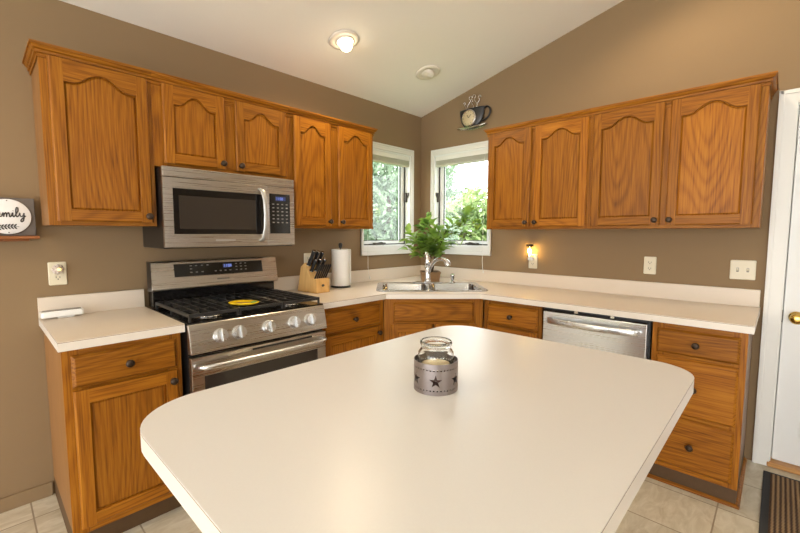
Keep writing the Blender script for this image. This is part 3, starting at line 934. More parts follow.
# the long arching branch in front of the window under the clock
pts, dd = grow((0.04, -0.04, 0.40), (1.0, -0.40, 0.40), 0.28, 0.004, 1)
pts2, dd = grow(pts[-1], (1.0, -0.45, 0.02), 0.19, 0.003, 1)
grow(pts[-2], (0.5, -0.25, 0.9), 0.12, 0.003, 1)
grow(pts[2], (1.0, -0.5, -0.25), 0.20, 0.003, 1)
grow((-0.02, -0.02, 0.30), (-1.0, -0.40, -0.05), 0.20, 0.003, 1)
grow((-0.08, -0.02, 0.36), (-0.7, -0.25, 0.3), 0.14, 0.003, 1)
for pts, depth in branches:
    for i in range(2 if depth else 3, len(pts)):
        for q_ in range(2 if depth else 1):
            dirb = (pts[i]-pts[i-1]).normalized()
            a = rnd.uniform(0, 2*PI)
            side = Vector((math.cos(a), math.sin(a)*0.7-0.1, rnd.uniform(-0.40, 0.45)))
            L_ = rnd.uniform(0.080, 0.120)
            leaf(lf, pts[i]-dirb*rnd.uniform(0, 0.02), dirb*0.75+side, L_, L_*0.60, (rnd.uniform(-.4, .4), rnd.uniform(-.5, .2), 1))
st.build('stems', bark, t)
lf.build('foliage', plant_leaf, t)

# ------------------------------------------------------------------ microwave
t = thing('microwave', 'stainless steel over-the-range microwave mounted above the stove', 'microwave', (-2.426, 0, 0))
MW = 0.740
z0, z1 = 1.258, 1.664
MB().box(0.002, MW-0.002, -0.368, -0.004, z0-0.006, z1).build('case', black_satin, t, bevel=0.003)
MB().box(0.0, MW, -0.392, -0.368, z1-0.050, z1).build('vent_panel', steel_h, t, bevel=0.003)
zd = z1-0.053
m = MB()
dx = 0.560
m.box(0.0, 0.045, -0.392, -0.369, z0, zd); m.box(dx-0.022, dx, -0.392, -0.369, z0, zd)
m.box(0.045, dx-0.022, -0.392, -0.369, z0, z0+0.068); m.box(0.045, dx-0.022, -0.392, -0.369, zd-0.052, zd)
dr = m.build('door', steel_h, t, bevel=0.0015)
MB().box(0.045, dx-0.022, -0.3905, -0.372, z0+0.068, zd-0.052).build('window_border', black_gloss, dr, bevel=0.002)
MB().box(0.072, dx-0.075, -0.3912, -0.3906, z0+0.095, zd-0.088).build('window', window_black, dr)
m = MB()
pts = [(dx-0.045, -0.394, zd-0.020), (dx-0.040, -0.418, zd-0.035), (dx-0.036, -0.436, zd-0.09), (dx-0.034, -0.440, (z0+zd)/2), (dx-0.036, -0.436, z0+0.10), (dx-0.040, -0.418, z0+0.045), (dx-0.045, -0.394, z0+0.030)]
for i, p in enumerate(pts): pass
lps = []
fine = []
for i in range(len(pts)-1):
    for k in range(4): fine.append(Vector(pts[i]).lerp(Vector(pts[i+1]), k/4))
fine.append(Vector(pts[-1]))
for i, p in enumerate(fine):
    d = (fine[min(i+1, len(fine)-1)]-fine[max(i-1, 0)]).normalized()
    nrm = Vector((1, 0, 0)).cross(d).normalized()
    lps.append([p+Vector((1, 0, 0))*0.0155*math.cos(a)+nrm*0.007*math.sin(a) for a in [2*PI*k/12 for k in range(12)]])
m.loft(lps, 0, True)
m.build('handle', handle_grey, dr)
MB().box(dx+0.002, MW, -0.392, -0.369, z0, zd).build('control_frame', steel_h, t, bevel=0.0015)
cp = MB().box(dx+0.012, MW-0.030, -0.3935, -0.392, z0+0.072, zd-0.042).build('control_panel', black_gloss, t, bevel=0.0005)
cz = zd-0.042
MB().box(dx+0.052, MW-0.060, -0.3942, -0.3936, cz-0.040, cz-0.016).build('display', led_box, cp)
SEG = {'0': 'abcdef', '1': 'bc', '2': 'abged', '3': 'abgcd', '8': 'abcdefg', ':': ':'}
def digits(m, txt, x, y, z, h):
    w_ = h*0.5; th = h*0.13
    for ch in txt:
        if ch == ':':
            for zz in (0.3, 0.7): m.box(x, x+th, y-0.0004, y, z+h*zz, z+h*zz+th)
            x += th*2.5; continue
        for s_ in SEG[ch]:
            r_ = {'a': (0, w_, h-th, h), 'g': (0, w_, h/2-th/2, h/2+th/2), 'd': (0, w_, 0, th), 'b': (w_-th, w_, h/2, h), 'c': (w_-th, w_, 0, h/2), 'f': (0, th, h/2, h), 'e': (0, th, 0, h/2)}[s_]
            m.box(x+r_[0], x+r_[1], y-0.0004, y, z+r_[2], z+r_[3])
        x += w_*1.45
m = MB(); digits(m, '11:08', dx+0.055, -0.3943, cz-0.036, 0.015); m.build('display_digits', blue_led, cp)
for r_ in range(6):
    for c_ in range(4):
        x = dx+0.030+c_*0.030; z = cz-0.062-r_*0.022
        MB().box(x, x+0.013, -0.3940, -0.3935, z-0.0035, z+0.0035).build('button', mark_grey, cp)
MB().box(0.25, 0.36, -0.3926, -0.3919, z0+0.030, z0+0.040).build('badge', steel_lt, dr)

# ------------------------------------------------------------------ range
t = thing('gas_range', 'stainless steel gas stove with black grates between two worktops', 'stove', (-2.430, 0, 0))
SW = 0.760
MB().box(0.004, SW-0.004, -0.655, -0.025, 0.03, 0.898).build('body', black_satin, t, bevel=0.003)
for x in (0.04, SW-0.04):
    for y in (-0.60, -0.08): MB().cyl((x, y, 0.0005), (x, y, 0.03), 0.018, n=12).build('foot', black_satin, t)
m = MB(); m.box(0.0, SW, -0.668, -0.12, 0.898, 0.914); m.build('cooktop', black_gloss, t, bevel=0.005)
m = MB()
m.prism([(-0.655, 0.912), (-0.672, 0.905), (-0.704, 0.772), (-0.655, 0.765)], 0.0, SW, 'x')
cp = m.build('control_panel', steel_h, t, bevel=0.004)
nv = Vector((0, -0.133, -0.032)).normalized()       # panel normal, roughly
nv = Vector((0, -math.cos(math.atan2(0.032, 0.133)), math.sin(math.atan2(0.032, 0.133))))
for kx in (0.140, 0.232, 0.392, 0.543, 0.645):
    c0 = Vector((kx, -0.6885, 0.838))
    k_ = MB()
    k_.cyl(c0, c0+nv*0.006, 0.036, 0.035, 28)
    k_.cyl(c0+nv*0.006, c0+nv*0.030, 0.031, 0.028, 28)
    ko = k_.build('knob', steel_lt, t, bevel=0.0015)
    e1 = Vector((1, 0, 0)); e2 = nv.cross(e1)
    q_ = MB()
    def bx3(a0, a1, b0, b1, c_0, c_1):
        vs_ = [c0+e1*a+e2*b_+nv*c for c in (c_0, c_1) for b_ in (b0, b1) for a in (a0, a1)]
        q_.add(vs_, [(0, 2, 3, 1), (4, 5, 7, 6), (0, 1, 5, 4), (2, 6, 7, 3), (0, 4, 6, 2), (1, 3, 7, 5)])
    bx3(-0.007, 0.007, -0.030, 0.030, 0.026, 0.046)
    q_.build('grip', steel_lt, ko, bevel=0.003)
m = MB()
oz0, oz1 = 0.190, 0.752
m.box(0.004, 0.060, -0.690, -0.656, oz0, oz1); m.box(SW-0.060, SW-0.004, -0.690, -0.656, oz0, oz1)
m.box(0.060, SW-0.060, -0.690, -0.656, oz0, oz0+0.10); m.box(0.060, SW-0.060, -0.690, -0.656, oz1-0.095, oz1)
od = m.build('oven_door', steel_h, t, bevel=0.002)
MB().box(0.060, SW-0.060, -0.6885, -0.660, oz0+0.10, oz1-0.095).build('window', window_black, od, bevel=0.002)
MB().box(0.30, SW-0.10, -0.6912, -0.6900, oz1-0.020, oz1-0.010).build('vent_slot', black_satin, od)
m = MB()
pts = []
for k in range(25):
    s_ = k/24
    e_ = min(s_, 1-s_)
    out = 0.018+0.034*min(1, e_/0.05)**0.5+0.012*math.sin(PI*s_)
    pts.append((0.020+(SW-0.040)*s_, -0.688-out, oz1-0.040))
m.tube(pts, 0.0125, 12)
for x in (0.028, SW-0.028): m.cyl((x, -0.690, oz1-0.040), (x, -0.715, oz1-0.040), 0.011, n=12)
m.build('handle', steel_lt, od)
MB().box(0.004, SW-0.004, -0.688, -0.656, 0.045, 0.183).build('storage_drawer', steel_h, t, bevel=0.003)
# backguard
m = MB(); m.box(0.012, SW-0.012, -0.115, -0.03, 0.9145, 1.008); m.build('backguard_base', black_gloss, t, bevel=0.003)
m = MB(); m.prism([(-0.145, 1.008), (-0.150, 1.016), (-0.120, 1.168), (-0.110, 1.172), (-0.075, 1.172), (-0.075, 1.008)], 0.0, SW, 'x')
bgd = m.build('backguard', steel_h, t, bevel=0.003)
m = MB(); m.box(-0.0015, 0.0, -0.146, -0.074, 1.007, 1.171); m.build('end_cap', black_satin, bgd)
def bgp(x0, x1, s0, s1, off0, off1, mb):
    """slab lying on the sloping backguard face; s is the height along the face 0..1"""
    def P(x, s_, o): return (x, -0.150+0.030*s_-o, 1.016+0.152*s_+o*0.19)
    vs_ = [P(x, s_, o) for o in (off0, off1) for s_ in (s0, s1) for x in (x0, x1)]
    mb.add(vs_, [(0, 2, 3, 1), (4, 5, 7, 6), (0, 1, 5, 4), (2, 6, 7, 3), (0, 4, 6, 2), (1, 3, 7, 5)])
    return mb
bgp(0.120, 0.655, 0.42, 0.90, 0.0, 0.002, MB()).build('display_panel', black_gloss, bgd)
bgp(0.335, 0.580, 0.24, 0.245, 0.0, 0.0003, MB())
bgp(0.355, 0.430, 0.22, 0.28, 0.0, 0.0008, MB()).build('badge', mark_grey, bgd)
bgp(0.398, 0.442, 0.68, 0.82, 0.002, 0.0026, MB()).build('clock_display', led_box, bgd)
m = MB()
tmp = MB(); digits(tmp, '11:08', 0.400, 0.0, 0.0, 0.017)
for (x, y, z) in tmp.v:
    s_ = 0.70+z/0.155
    o = 0.0026-y
    m.v.append((x, -0.150+0.030*s_-o, 1.016+0.152*s_+o*0.19))
m.f, m.m, m.sm = tmp.f, tmp.m, tmp.sm
m.build('display_digits', blue_led, bgd)
for (x, s_) in [(0.205, 0.80), (0.235, 0.80), (0.268, 0.80), (0.30, 0.80), (0.205, 0.68), (0.205, 0.55), (0.235, 0.55), (0.268, 0.55), (0.345, 0.55), (0.375, 0.55), (0.405, 0.55), (0.435, 0.55),
                (0.475, 0.80), (0.505, 0.80), (0.535, 0.80), (0.475, 0.68), (0.505, 0.68), (0.535, 0.68), (0.475, 0.55), (0.505, 0.55), (0.535, 0.55)]:
    bgp(x, x+0.012, s_, s_+0.035, 0.002, 0.0024, MB()).build('button', mark_grey, bgd)
# burners and grates
for (x, y, r_) in ((0.15, -0.53, 0.048), (0.15, -0.25, 0.036), (0.38, -0.39, 0.052), (0.61, -0.53, 0.044), (0.61, -0.25, 0.036)):
    m = MB(); m.lathe([(r_, 0.914), (r_, 0.922), (r_*0.72, 0.926), (r_*0.72, 0.932), (r_*0.66, 0.935), (0.001, 0.935)], (x, y, 0), 24)
    bu = m.build('burner', black_matte, t)
    MB().lathe([(r_*1.35, 0.9142), (r_*1.35, 0.919), (r_*1.02, 0.921), (r_*1.02, 0.9142)], (x, y, 0), 28).build('burner_ring', chrome_satin, bu)
for gi, (gx0, gx1) in enumerate(((0.014, 0.252), (0.256, 0.504), (0.508, 0.746))):
    m = MB()
    gy0, gy1, gt = -0.645, -0.150, 0.952
    bw = 0.0055
    m.box(gx0, gx1, gy0-bw, gy0+bw, gt-0.016, gt); m.box(gx0, gx1, gy1-bw, gy1+bw, gt-0.016, gt)
    m.box(gx0, gx0+2*bw, gy0, gy1, gt-0.016, gt); m.box(gx1-2*bw, gx1, gy0, gy1, gt-0.016, gt)
    ym = (gy0+gy1)/2
    m.box(gx0, gx1, ym-bw, ym+bw, gt-0.016, gt)
    nb = 5
    for k in range(1, nb):
        x = gx0+(gx1-gx0)*k/nb
        m.box(x-bw*0.8, x+bw*0.8, gy0, gy1, gt-0.014, gt+0.005)
    for y in (gy0+0.12, gy1-0.12):
        m.box(gx0, gx1, y-bw*0.8, y+bw*0.8, gt-0.014, gt+0.001)
    for x in (gx0+bw, gx1-bw):
        for y in (gy0, ym, gy1): m.box(x-bw, x+bw, y-bw, y+bw, 0.914, gt-0.010)
    m.build('grate', black_matte, t, bevel=0.0018)

# ------------------------------------------------------------------ dishwasher
t = thing('dishwasher', 'stainless steel dishwasher built in under the long worktop', 'dishwasher', (0, -1.552, 0), RIGHT)
DW = 0.600
MB().box(0.004, DW-0.004, -0.595, -0.02, 0.10, 0.868).build('tub', black_satin, t)
MB().box(0.0, DW, -0.56, -0.03, 0.0005, 0.098).build('toe_kick', black_satin, t)
dd = MB().box(0.010, DW-0.016, -0.630, -0.596, 0.105, 0.846).build('door', steel_lt, t, bevel=0.004)
MB().box(0.012, DW-0.018, -0.626, -0.597, 0.8462, 0.855).build('control_strip', black_gloss, dd)
m = MB()
lps = []
for k in range(25):
    s_ = k/24
    out = 0.014+0.040*math.sin(PI*s_)**0.6
    c = Vector((0.045+(DW-0.096)*s_, -0.630-out, 0.795))
    lps.append([(c.x, c.y+0.006*math.cos(a), c.z+0.019*math.sin(a)) for a in [2*PI*j/14 for j in range(14)]])
m.loft(lps, 0, True)
for x in (0.05, DW-0.056): m.cyl((x, -0.629, 0.795), (x, -0.650, 0.795), 0.014, n=12)
m.build('handle', steel_lt, dd)
for x in (0.20, 0.40): MB().box(x, x+0.02, -0.624, -0.597, 0.8552, 0.8745).build('mounting_clip', chrome_satin, t)

# ------------------------------------------------------------------ knife block with its knives
KB = Vector((-1.422, -0.185, CT))
KA = math.radians(4)
KS = 1.18
t = thing('knife_block', 'pale wooden slanted knife block in front of an outlet', 'knife block', KB, KA)
m = MB()
# side outline in (y, z): front low, back high, leaning back
poly = [(-0.10, 0.0), (-0.10, 0.078), (-0.055, 0.095), (0.005, 0.185), (0.065, 0.150), (0.085, 0.0)]
poly = [(-0.105, 0.0), (-0.105, 0.085), (-0.058, 0.088), (0.000, 0.178), (0.040, 0.152), (0.075, 0.0)]
m.prism([(y*KS, 0.0005+z*KS) for y, z in poly], -0.052*KS, 0.052*KS, 'x')
m.build('block', block_wood, t, bevel=0.004)
MB().lathe([(0.009, 0.0), (0.009, 0.0008), (0.001, 0.0008)], (0.0, -0.1052*KS, 0.045*KS), 16, 0, 'y', True, 1.4).build('emblem', ink, t)
MT = Matrix.Translation(KB) @ Matrix.Rotation(KA, 4, 'Z')
def knife(x, y, z, L_, wd, label, group, steak=False):
    L_ *= 1.08; wd *= KS*(1.0 if steak else 1.22)
    o = thing('knife', label, 'knife', MT @ Vector((x*KS, y*KS, z*KS+0.0006)), KA, group)
    tilt = math.radians(32)
    d = Vector((0, -math.sin(tilt), math.cos(tilt)))
    nn = Vector((0, math.cos(tilt), math.sin(tilt)))
    m = MB()
    lps = []
    for s_, ww in ((0.0, 0.8), (0.06, 0.95), (0.3, 1.0), (0.6, 0.86), (0.85, 1.0), (0.97, 1.08), (1.0, 0.8)):
        c = d*L_*s_+Vector((0, 0, 0.001))
        lps.append([c+Vector((1, 0, 0))*wd*0.42*math.cos(a)+nn*wd*ww*math.sin(a) for a in [2*PI*k/10 for k in range(10)]])
    m.loft(lps, 0, True)
    m.build('handle', knife_black, o)
    if not steak:
        MB().cyl(d*(L_*1.0)+Vector((0, 0, 0.001)), d*(L_*1.0+0.004)+Vector((0, 0, 0.001)), wd*0.62, n=12).build('pommel', chrome_satin, o)
    MB().cyl(d*(-0.001), d*0.003, wd*0.95, n=12).build('bolster', chrome_satin, o)
    return o
ends = ['nearest the stove', 'second from the stove', 'third from the stove']
for i in range(3):
    knife(-0.034+0.034*i, -0.016, 0.1645, 0.096+0.006*(2-i), 0.0125, 'large black knife handle in the top row of the block, %s' % ends[i], 'large knives in the block')
for i in range(3):
    knife(-0.034+0.034*i, -0.041, 0.130, 0.086, 0.0115, 'black knife handle in the middle row of the block, %s' % ends[i], 'large knives in the block')
ord_ = ['nearest the stove', 'second from the stove', 'third from the stove', 'third from the paper towels', 'second from the paper towels', 'nearest the paper towels']
for i in range(6):
    knife(-0.040+0.016*i, -0.080, 0.0868, 0.105, 0.0066, 'slim steak knife handle in the low front row, %s' % ord_[i], 'steak knives in the block', True)

# ------------------------------------------------------------------ paper towels on a holder
PT = (-1.128, -0.145, CT)
t = thing('paper_towel_holder', 'black upright holder with a ball finial carrying the paper towels', 'paper towel holder', PT)
MB().lathe([(0.076, 0.0005), (0.078, 0.006), (0.072, 0.012), (0.001, 0.013)], (0, 0, 0), 32).build('base', black_satin, t)
MB().cyl((0, 0, 0.012), (0, 0, 0.315), 0.006, n=12).build('rod', black_satin, t)
MB().lathe([(0.006, 0.303), (0.012, 0.308), (0.013, 0.318), (0.016, 0.330), (0.012, 0.343), (0.001, 0.346)], (0, 0, 0), 20).build('finial', black_satin, t)
m = MB().tube([(0.083, 0.012, 0.008), (0.083, 0.012, 0.12), (0.083, 0.012, 0.19)], 0.003, 8); m.build('side_arm', black_satin, t)
m = MB()
m.holes([(0.069*math.cos(2*PI*k/40), 0.069*math.sin(2*PI*k/40)) for k in range(40)], [[(0.02*math.cos(2*PI*k/20), 0.02*math.sin(2*PI*k/20)) for k in range(20)]], 0.0135, 0.295)
m.box(0.063, 0.0698, -0.045, 0.0, 0.0145, 0.2945)
o = m.build('paper_towel_roll', paper_white, None, loc=PT, bevel=0.004)
tag(o, 'white paper towel roll on the black upright holder', 'paper towels')

# ------------------------------------------------------------------ outlets, switch, plug-in lights
def outlet(label, rz, u, z, half=False):
    loc = (u, 0, z) if rz == LEFT else (0, -u, z)
    t = thing('wall_outlet', label, 'outlet', loc, rz, 'ivory wall outlets')
    m = MB()
    m.loft([[(p[0], y, p[1]) for p in rrect(-0.036+k, 0.036-k, -0.058+k, 0.058-k, 0.006, 4)] for k, y in ((0, -0.0005), (0, -0.003), (0.003, -0.006))], 0)
    m.build('plate', ivory, t)
    for dz in (0.020, -0.020):
        s_ = MB()
        s_.prism(rrect(-0.016, 0.016, dz-0.0135, dz+0.0135, 0.008, 4), -0.0062, -0.0078, 'y')
        so = s_.build('socket', ivory, t)
        h = MB()
        h.box(-0.0085, -0.0060, -0.0082, -0.0076, dz-0.003, dz+0.007); h.box(0.0060, 0.0085, -0.0082, -0.0076, dz-0.003, dz+0.006)
        h.cyl((0, -0.0082, dz-0.008), (0, -0.0076, dz-0.008), 0.0028, n=10)
        h.build('slots', ivory_dark, so)
    return t
outlet('ivory wall outlet with a small night light in it, above the short worktop', LEFT, -2.804, 1.128)
outlet('ivory wall outlet half hidden behind the knife block', LEFT, -1.330, 1.122)
outlet('ivory wall outlet with the lit jar lamp plugged into it', RIGHT, 1.190, 1.112)
outlet('bare ivory wall outlet midway between jar lamp and light switch', RIGHT, 2.006, 1.124)
t = thing('light_switch', 'ivory double light switch plate next to the white door', 'light switch', (0, -2.477, 1.124), RIGHT)
m = MB()
m.loft([[(p[0], y, p[1]) for p in rrect(-0.058+k, 0.058-k, -0.057+k, 0.057-k, 0.006, 4)] for k, y in ((0, -0.0005), (0, -0.003), (0.003, -0.006))], 0)
m.build('plate', ivory, t)
for x in (-0.023, 0.023):
    s_ = MB(); s_.box(x-0.0055, x+0.0055, -0.0068, -0.0062, -0.012, 0.012)
    fr_ = s_.build('switch_slot', mark_grey, t)
    s_ = MB(); s_.prism([(-0.0062, -0.006), (-0.0062, 0.006), (-0.016, 0.010), (-0.016, 0.004)], x-0.004, x+0.004, 'x'); s_.build('toggle', ivory, t)
# jar lamp
t = thing('night_light', 'lit plug-in lamp shaped like a small jar with a metal lid', 'night light', (0, -1.180, 1.150), RIGHT)
MB().box(-0.022, 0.022, -0.034, -0.0084, -0.030, 0.004).build('plug_body', white_plastic, t, bevel=0.004)
JY = -0.046
MB().lathe([(0.020, 0.005), (0.026, 0.006), (0.028, 0.012), (0.028, 0.066), (0.024, 0.074), (0.021, 0.078), (0.021, 0.084)], (0, JY, 0), 28).build('jar', pane, t)
MB().lathe([(0.001, 0.0), (0.028, 0.0), (0.028, 0.0055), (0.012, 0.006), (0.008, 0.020), (0.001, 0.020)], (0, JY, 0), 24).build('socket_base', chrome_satin, t)
MB().lathe([(0.027, 0.080), (0.028, 0.082), (0.028, 0.096), (0.026, 0.098), (0.001, 0.099)], (0, JY, 0), 28).build('lid', bronze, t)
MB().lathe([(0.004, 0.020), (0.010, 0.028), (0.014, 0.042), (0.011, 0.056), (0.004, 0.066), (0.001, 0.068)], (0, JY, 0), 18).build('bulb', flame_m, t)
# small flower-shaped night light
t = thing('night_light', 'small round faceted night light plugged in above the gadget', 'night light', (-2.804, -0.008, 1.150), LEFT)
m = MB()
for k in range(8):
    a = 2*PI*k/8
    m.ball((0.017*math.cos(a), -0.012, 0.017*math.sin(a)), 0.0085, 8)
m.ball((0, -0.013, 0), 0.016, 8)
m.build('petal_shade', petal, t)
MB().ball((0.004, -0.028, 0.0), 0.0075, 8).build('glow_bulb', amber, t)
MB().box(-0.014, 0.014, -0.008, -0.0002, -0.016, 0.014).build('plug_body', white_plastic, t, bevel=0.003)

# ------------------------------------------------------------------ cup clock on the right wall
t = thing('wall_clock', 'black coffee-cup shaped wall clock with wire steam and saucer', 'clock', (0, -0.606, 2.238), RIGHT)
t.scale = (1.12, 1.12, 1.14)
CY = -0.028
m = MB()
lps = []
for (r_, z) in ((0.030, 0.012), (0.045, 0.014), (0.072, 0.030), (0.096, 0.062), (0.108, 0.105), (0.113, 0.150), (0.113, 0.156)):
    lps.append([(r_*math.cos(a), CY+0.026*math.sin(a)*(r_/0.113)**0.5, z) for a in [2*PI*k/36 for k in range(36)]])
m.loft(lps, 0, True)
m.build('cup', black_matte, t)
# dial on the front
DX, DZC = -0.010, 0.084
MB().lathe([(0.064, 0.0), (0.064, 0.020), (0.058, 0.024), (0.054, 0.020), (0.001, 0.020)], (DX, -0.040, DZC), 36, 0, 'y').build('bezel', chrome_satin, t)
dl = MB().lathe([(0.055, 0.0215), (0.055, 0.0225), (0.001, 0.0225)], (DX, -0.040, DZC), 32, 0, 'y').build('dial', dial_cream, t)
m = MB()
yy = -0.0626
for k in range(12):
    a = 2*PI*k/12
    for r_ in (0.036, 0.041):
        c, s_ = math.cos(a), math.sin(a)
    p0, p1 = (DX+0.042*c, yy, DZC+0.042*s_), (DX+0.050*c, yy, DZC+0.050*s_)
    m.cyl(p0, p1, 0.0016, n=6)
m.build('hour_marks', ink, dl)
for ang, L_, r_ in ((math.radians(90+26), 0.024, 0.002), (math.radians(90-48), 0.034, 0.0016)):
    MB().cyl((DX, yy-0.001, DZC), (DX+L_*math.cos(ang), yy-0.001, DZC+L_*math.sin(ang)), r_, n=8).build('clock_hand', ink, dl)
m = MB()
pts = [(0.100, CY, 0.135), (0.125, CY, 0.148), (0.150, CY, 0.140), (0.162, CY, 0.112), (0.152, CY, 0.080), (0.128, CY, 0.060), (0.090, CY, 0.052)]
fine = []
for i in range(len(pts)-1):
    a = Vector(pts[max(i-1, 0)]); b_ = Vector(pts[i]); c = Vector(pts[i+1]); d = Vector(pts[min(i+2, len(pts)-1)])
    for k in range(5):
        s_ = k/5
        fine.append(0.5*((2*b_)+(c-a)*s_+(2*a-5*b_+4*c-d)*s_*s_+(3*b_-a-3*c+d)*s_**3))
fine.append(Vector(pts[-1]))
m.tube(fine, 0.0075, 10)
m.build('cup_handle', black_satin, t)
m = MB()
pts = [(0.135*math.cos(a), CY+0.030*math.sin(a), 0.012+0.012*abs(math.cos(a))) for a in [2*PI*k/48 for k in range(48)]]
m.tube(pts, 0.004, 8, closed=True)
m.tube([(x*0.9, y, z-0.004) for x, y, z in pts], 0.003, 8, closed=True)
m.build('saucer', chrome_satin, t)
m = MB()
def curl(x, z, s_, flip):
    pts = []
    for k in range(26):
        q_ = k/25
        if q_ < 0.55:
            u = q_/0.55
            pts.append((x+flip*0.014*math.sin(u*PI*1.5)*s_, CY, z+u*0.075*s_))
        else:
            u = (q_-0.55)/0.45
            a = -PI/2+u*PI*1.7
            pts.append((x+flip*(-0.014+0.014*math.cos(a))*s_, CY, z+(0.090+0.014*math.sin(a))*s_))
    m.tube(pts, 0.0028, 6)
for x, s_, f_ in ((-0.062, 0.60, 1), (-0.028, 0.95, -1), (0.004, 0.70, 1), (0.030, 1.0, 1), (0.056, 0.85, -1)):
    curl(x, 0.154, s_*1.0, f_)
m.build('wire_steam', chrome_satin, t)

# ------------------------------------------------------------------ family sign on its ledge
t = thing('wall_shelf', 'narrow brown wooden ledge holding the family sign', 'shelf', (-3.20, 0, 1.313))
MB().box(-0.33, 0.332, -0.085, -0.0005, -0.010, 0.004).build('board', shelf_oak, t, bevel=0.003)
MB().box(-0.30, 0.30, -0.014, -0.001, -0.022, -0.0105).build('back_rail', shelf_oak, t, bevel=0.002)
t = thing('family_sign', 'grey wooden sign reading family in a white disc', 'sign', (-2.970, -0.022, 1.3175))
MB().box(-0.094, 0.094, -0.020, 0.015, 0.0, 0.175).build('board', sign_grey, t, bevel=0.0015)
SC = (0.0, 0.088)
MB().lathe([(0.080, 0.0), (0.080, 0.005), (0.078, 0.006), (0.001, 0.006)], (0, -0.0202, SC[1]), 48, 0, 'y').build('disc', sign_white, t)
def stroke(m, pts, r_=0.0025):
    fine = []
    P_ = [Vector((x, -0.0268, z)) for x, z in pts]
    for i in range(len(P_)-1):
        a = P_[max(i-1, 0)]; b_ = P_[i]; c = P_[i+1]; d = P_[min(i+2, len(P_)-1)]
        for k in range(5):
            s_ = k/5
            fine.append(0.5*((2*b_)+(c-a)*s_+(2*a-5*b_+4*c-d)*s_*s_+(3*b_-a-3*c+d)*s_**3))
    fine.append(P_[-1])
    m.tube(fine, r_, 8)
m = MB()
H = 0.020
def W(pts, x0, s_=1.0): return [(x0+p[0]*s_*H, 0.087+p[1]*s_*H) for p in pts]
# f
stroke(m, W([(0.1, 0.2), (0.7, 0.9), (0.95, 1.9), (0.7, 2.15), (0.5, 1.7), (0.5, 0.4), (0.45, -0.9), (0.25, -1.2), (0.15, -0.8), (0.6, 0.0), (1.05, 0.35)], -0.066))
# a
stroke(m, W([(0.95, 0.85), (0.55, 1.0), (0.15, 0.6), (0.2, 0.1), (0.55, 0.05), (0.9, 0.5), (1.0, 0.95), (0.95, 0.2), (1.15, 0.02), (1.4, 0.3)], -0.046))
# m
stroke(m, W([(0.0, 0.3), (0.2, 0.9), (0.3, 0.5), (0.28, 0.0), (0.35, 0.5), (0.65, 0.95), (0.75, 0.5), (0.73, 0.0), (0.8, 0.5), (1.1, 0.95), (1.22, 0.5), (1.25, 0.1), (1.4, 0.02), (1.6, 0.35)], -0.019))
# i
stroke(m, W([(0.0, 0.35), (0.2, 0.95), (0.2, 0.25), (0.35, 0.02), (0.6, 0.4)], 0.013))
stroke(m, W([(0.24, 1.38), (0.28, 1.45)], 0.013), 0.0026)
# l
stroke(m, W([(0.0, 0.4), (0.45, 1.3), (0.5, 2.05), (0.3, 2.15), (0.15, 1.6), (0.15, 0.4), (0.3, 0.03), (0.6, 0.35)], 0.025))
# y
stroke(m, W([(0.0, 0.35), (0.15, 0.95), (0.15, 0.4), (0.4, 0.1), (0.75, 0.5), (0.85, 0.95), (0.8, 0.0), (0.65, -0.85), (0.35, -1.1), (0.25, -0.75), (0.7, -0.1), (1.15, 0.3)], 0.038))
m.build('lettering', ink, t)
m = MB()
spine = [(-0.044, 0.034), (-0.020, 0.040), (0.005, 0.043), (0.036, 0.042)]
stroke(m, spine, 0.0010)
for k in range(6):
    s_ = k/6
    x = -0.036+0.064*s_; z = 0.038+0.005*math.sin(s_*PI*0.7)
    for sg in (1, -1):
        lp = []
        for q_ in range(9):
            u = q_/8
            lp.append((u, 0.20*math.sin(PI*u)))
        for q_ in range(1, 8):
            u = 1-q_/8
            lp.append((u, -0.20*math.sin(PI*u)))
        a = math.radians(48)*sg
        pts = [(x+0.017*(p[0]*math.cos(a)-p[1]*math.sin(a)), z+0.017*(p[0]*math.sin(a)+p[1]*math.cos(a))) for p in lp]
        m.prism(pts, -0.0264, -0.0272, 'y')
m.build('leaf_sprig', ink, t)
for z in (SC[1]+0.073, SC[1]-0.073):
    MB().lathe([(0.0028, 0.0), (0.0028, 0.0015), (0.001, 0.002)], (0, -0.0264, z), 10, 0, 'y').build('pin', mark_grey, t)

# ------------------------------------------------------------------ gadget, spoon rest, jar
t = thing('electronic_gadget', 'slim white gadget with a dark glossy top on the short worktop', 'gadget', (-2.803, -0.066, CT), math.radians(1.5))
m = MB()
m.loft([[(p[0], p[1], z) for p in rrect(-0.083+k, 0.083-k, -0.030+k, 0.030-k, 0.012, 5)] for k, z in ((0.003, 0.008), (0.0, 0.012), (0.0, 0.034), (0.003, 0.038))], 0)
m.build('case', white_plastic, t)
MB().prism(rrect(-0.074, 0.074, -0.024, 0.024, 0.008, 5), 0.0382, 0.0392).build('dark_top', dark_screen, t)
MB().box(-0.02, 0.045, -0.02, 0.02, 0.0003, 0.0078).build('foot', white_plastic, t, bevel=0.002)

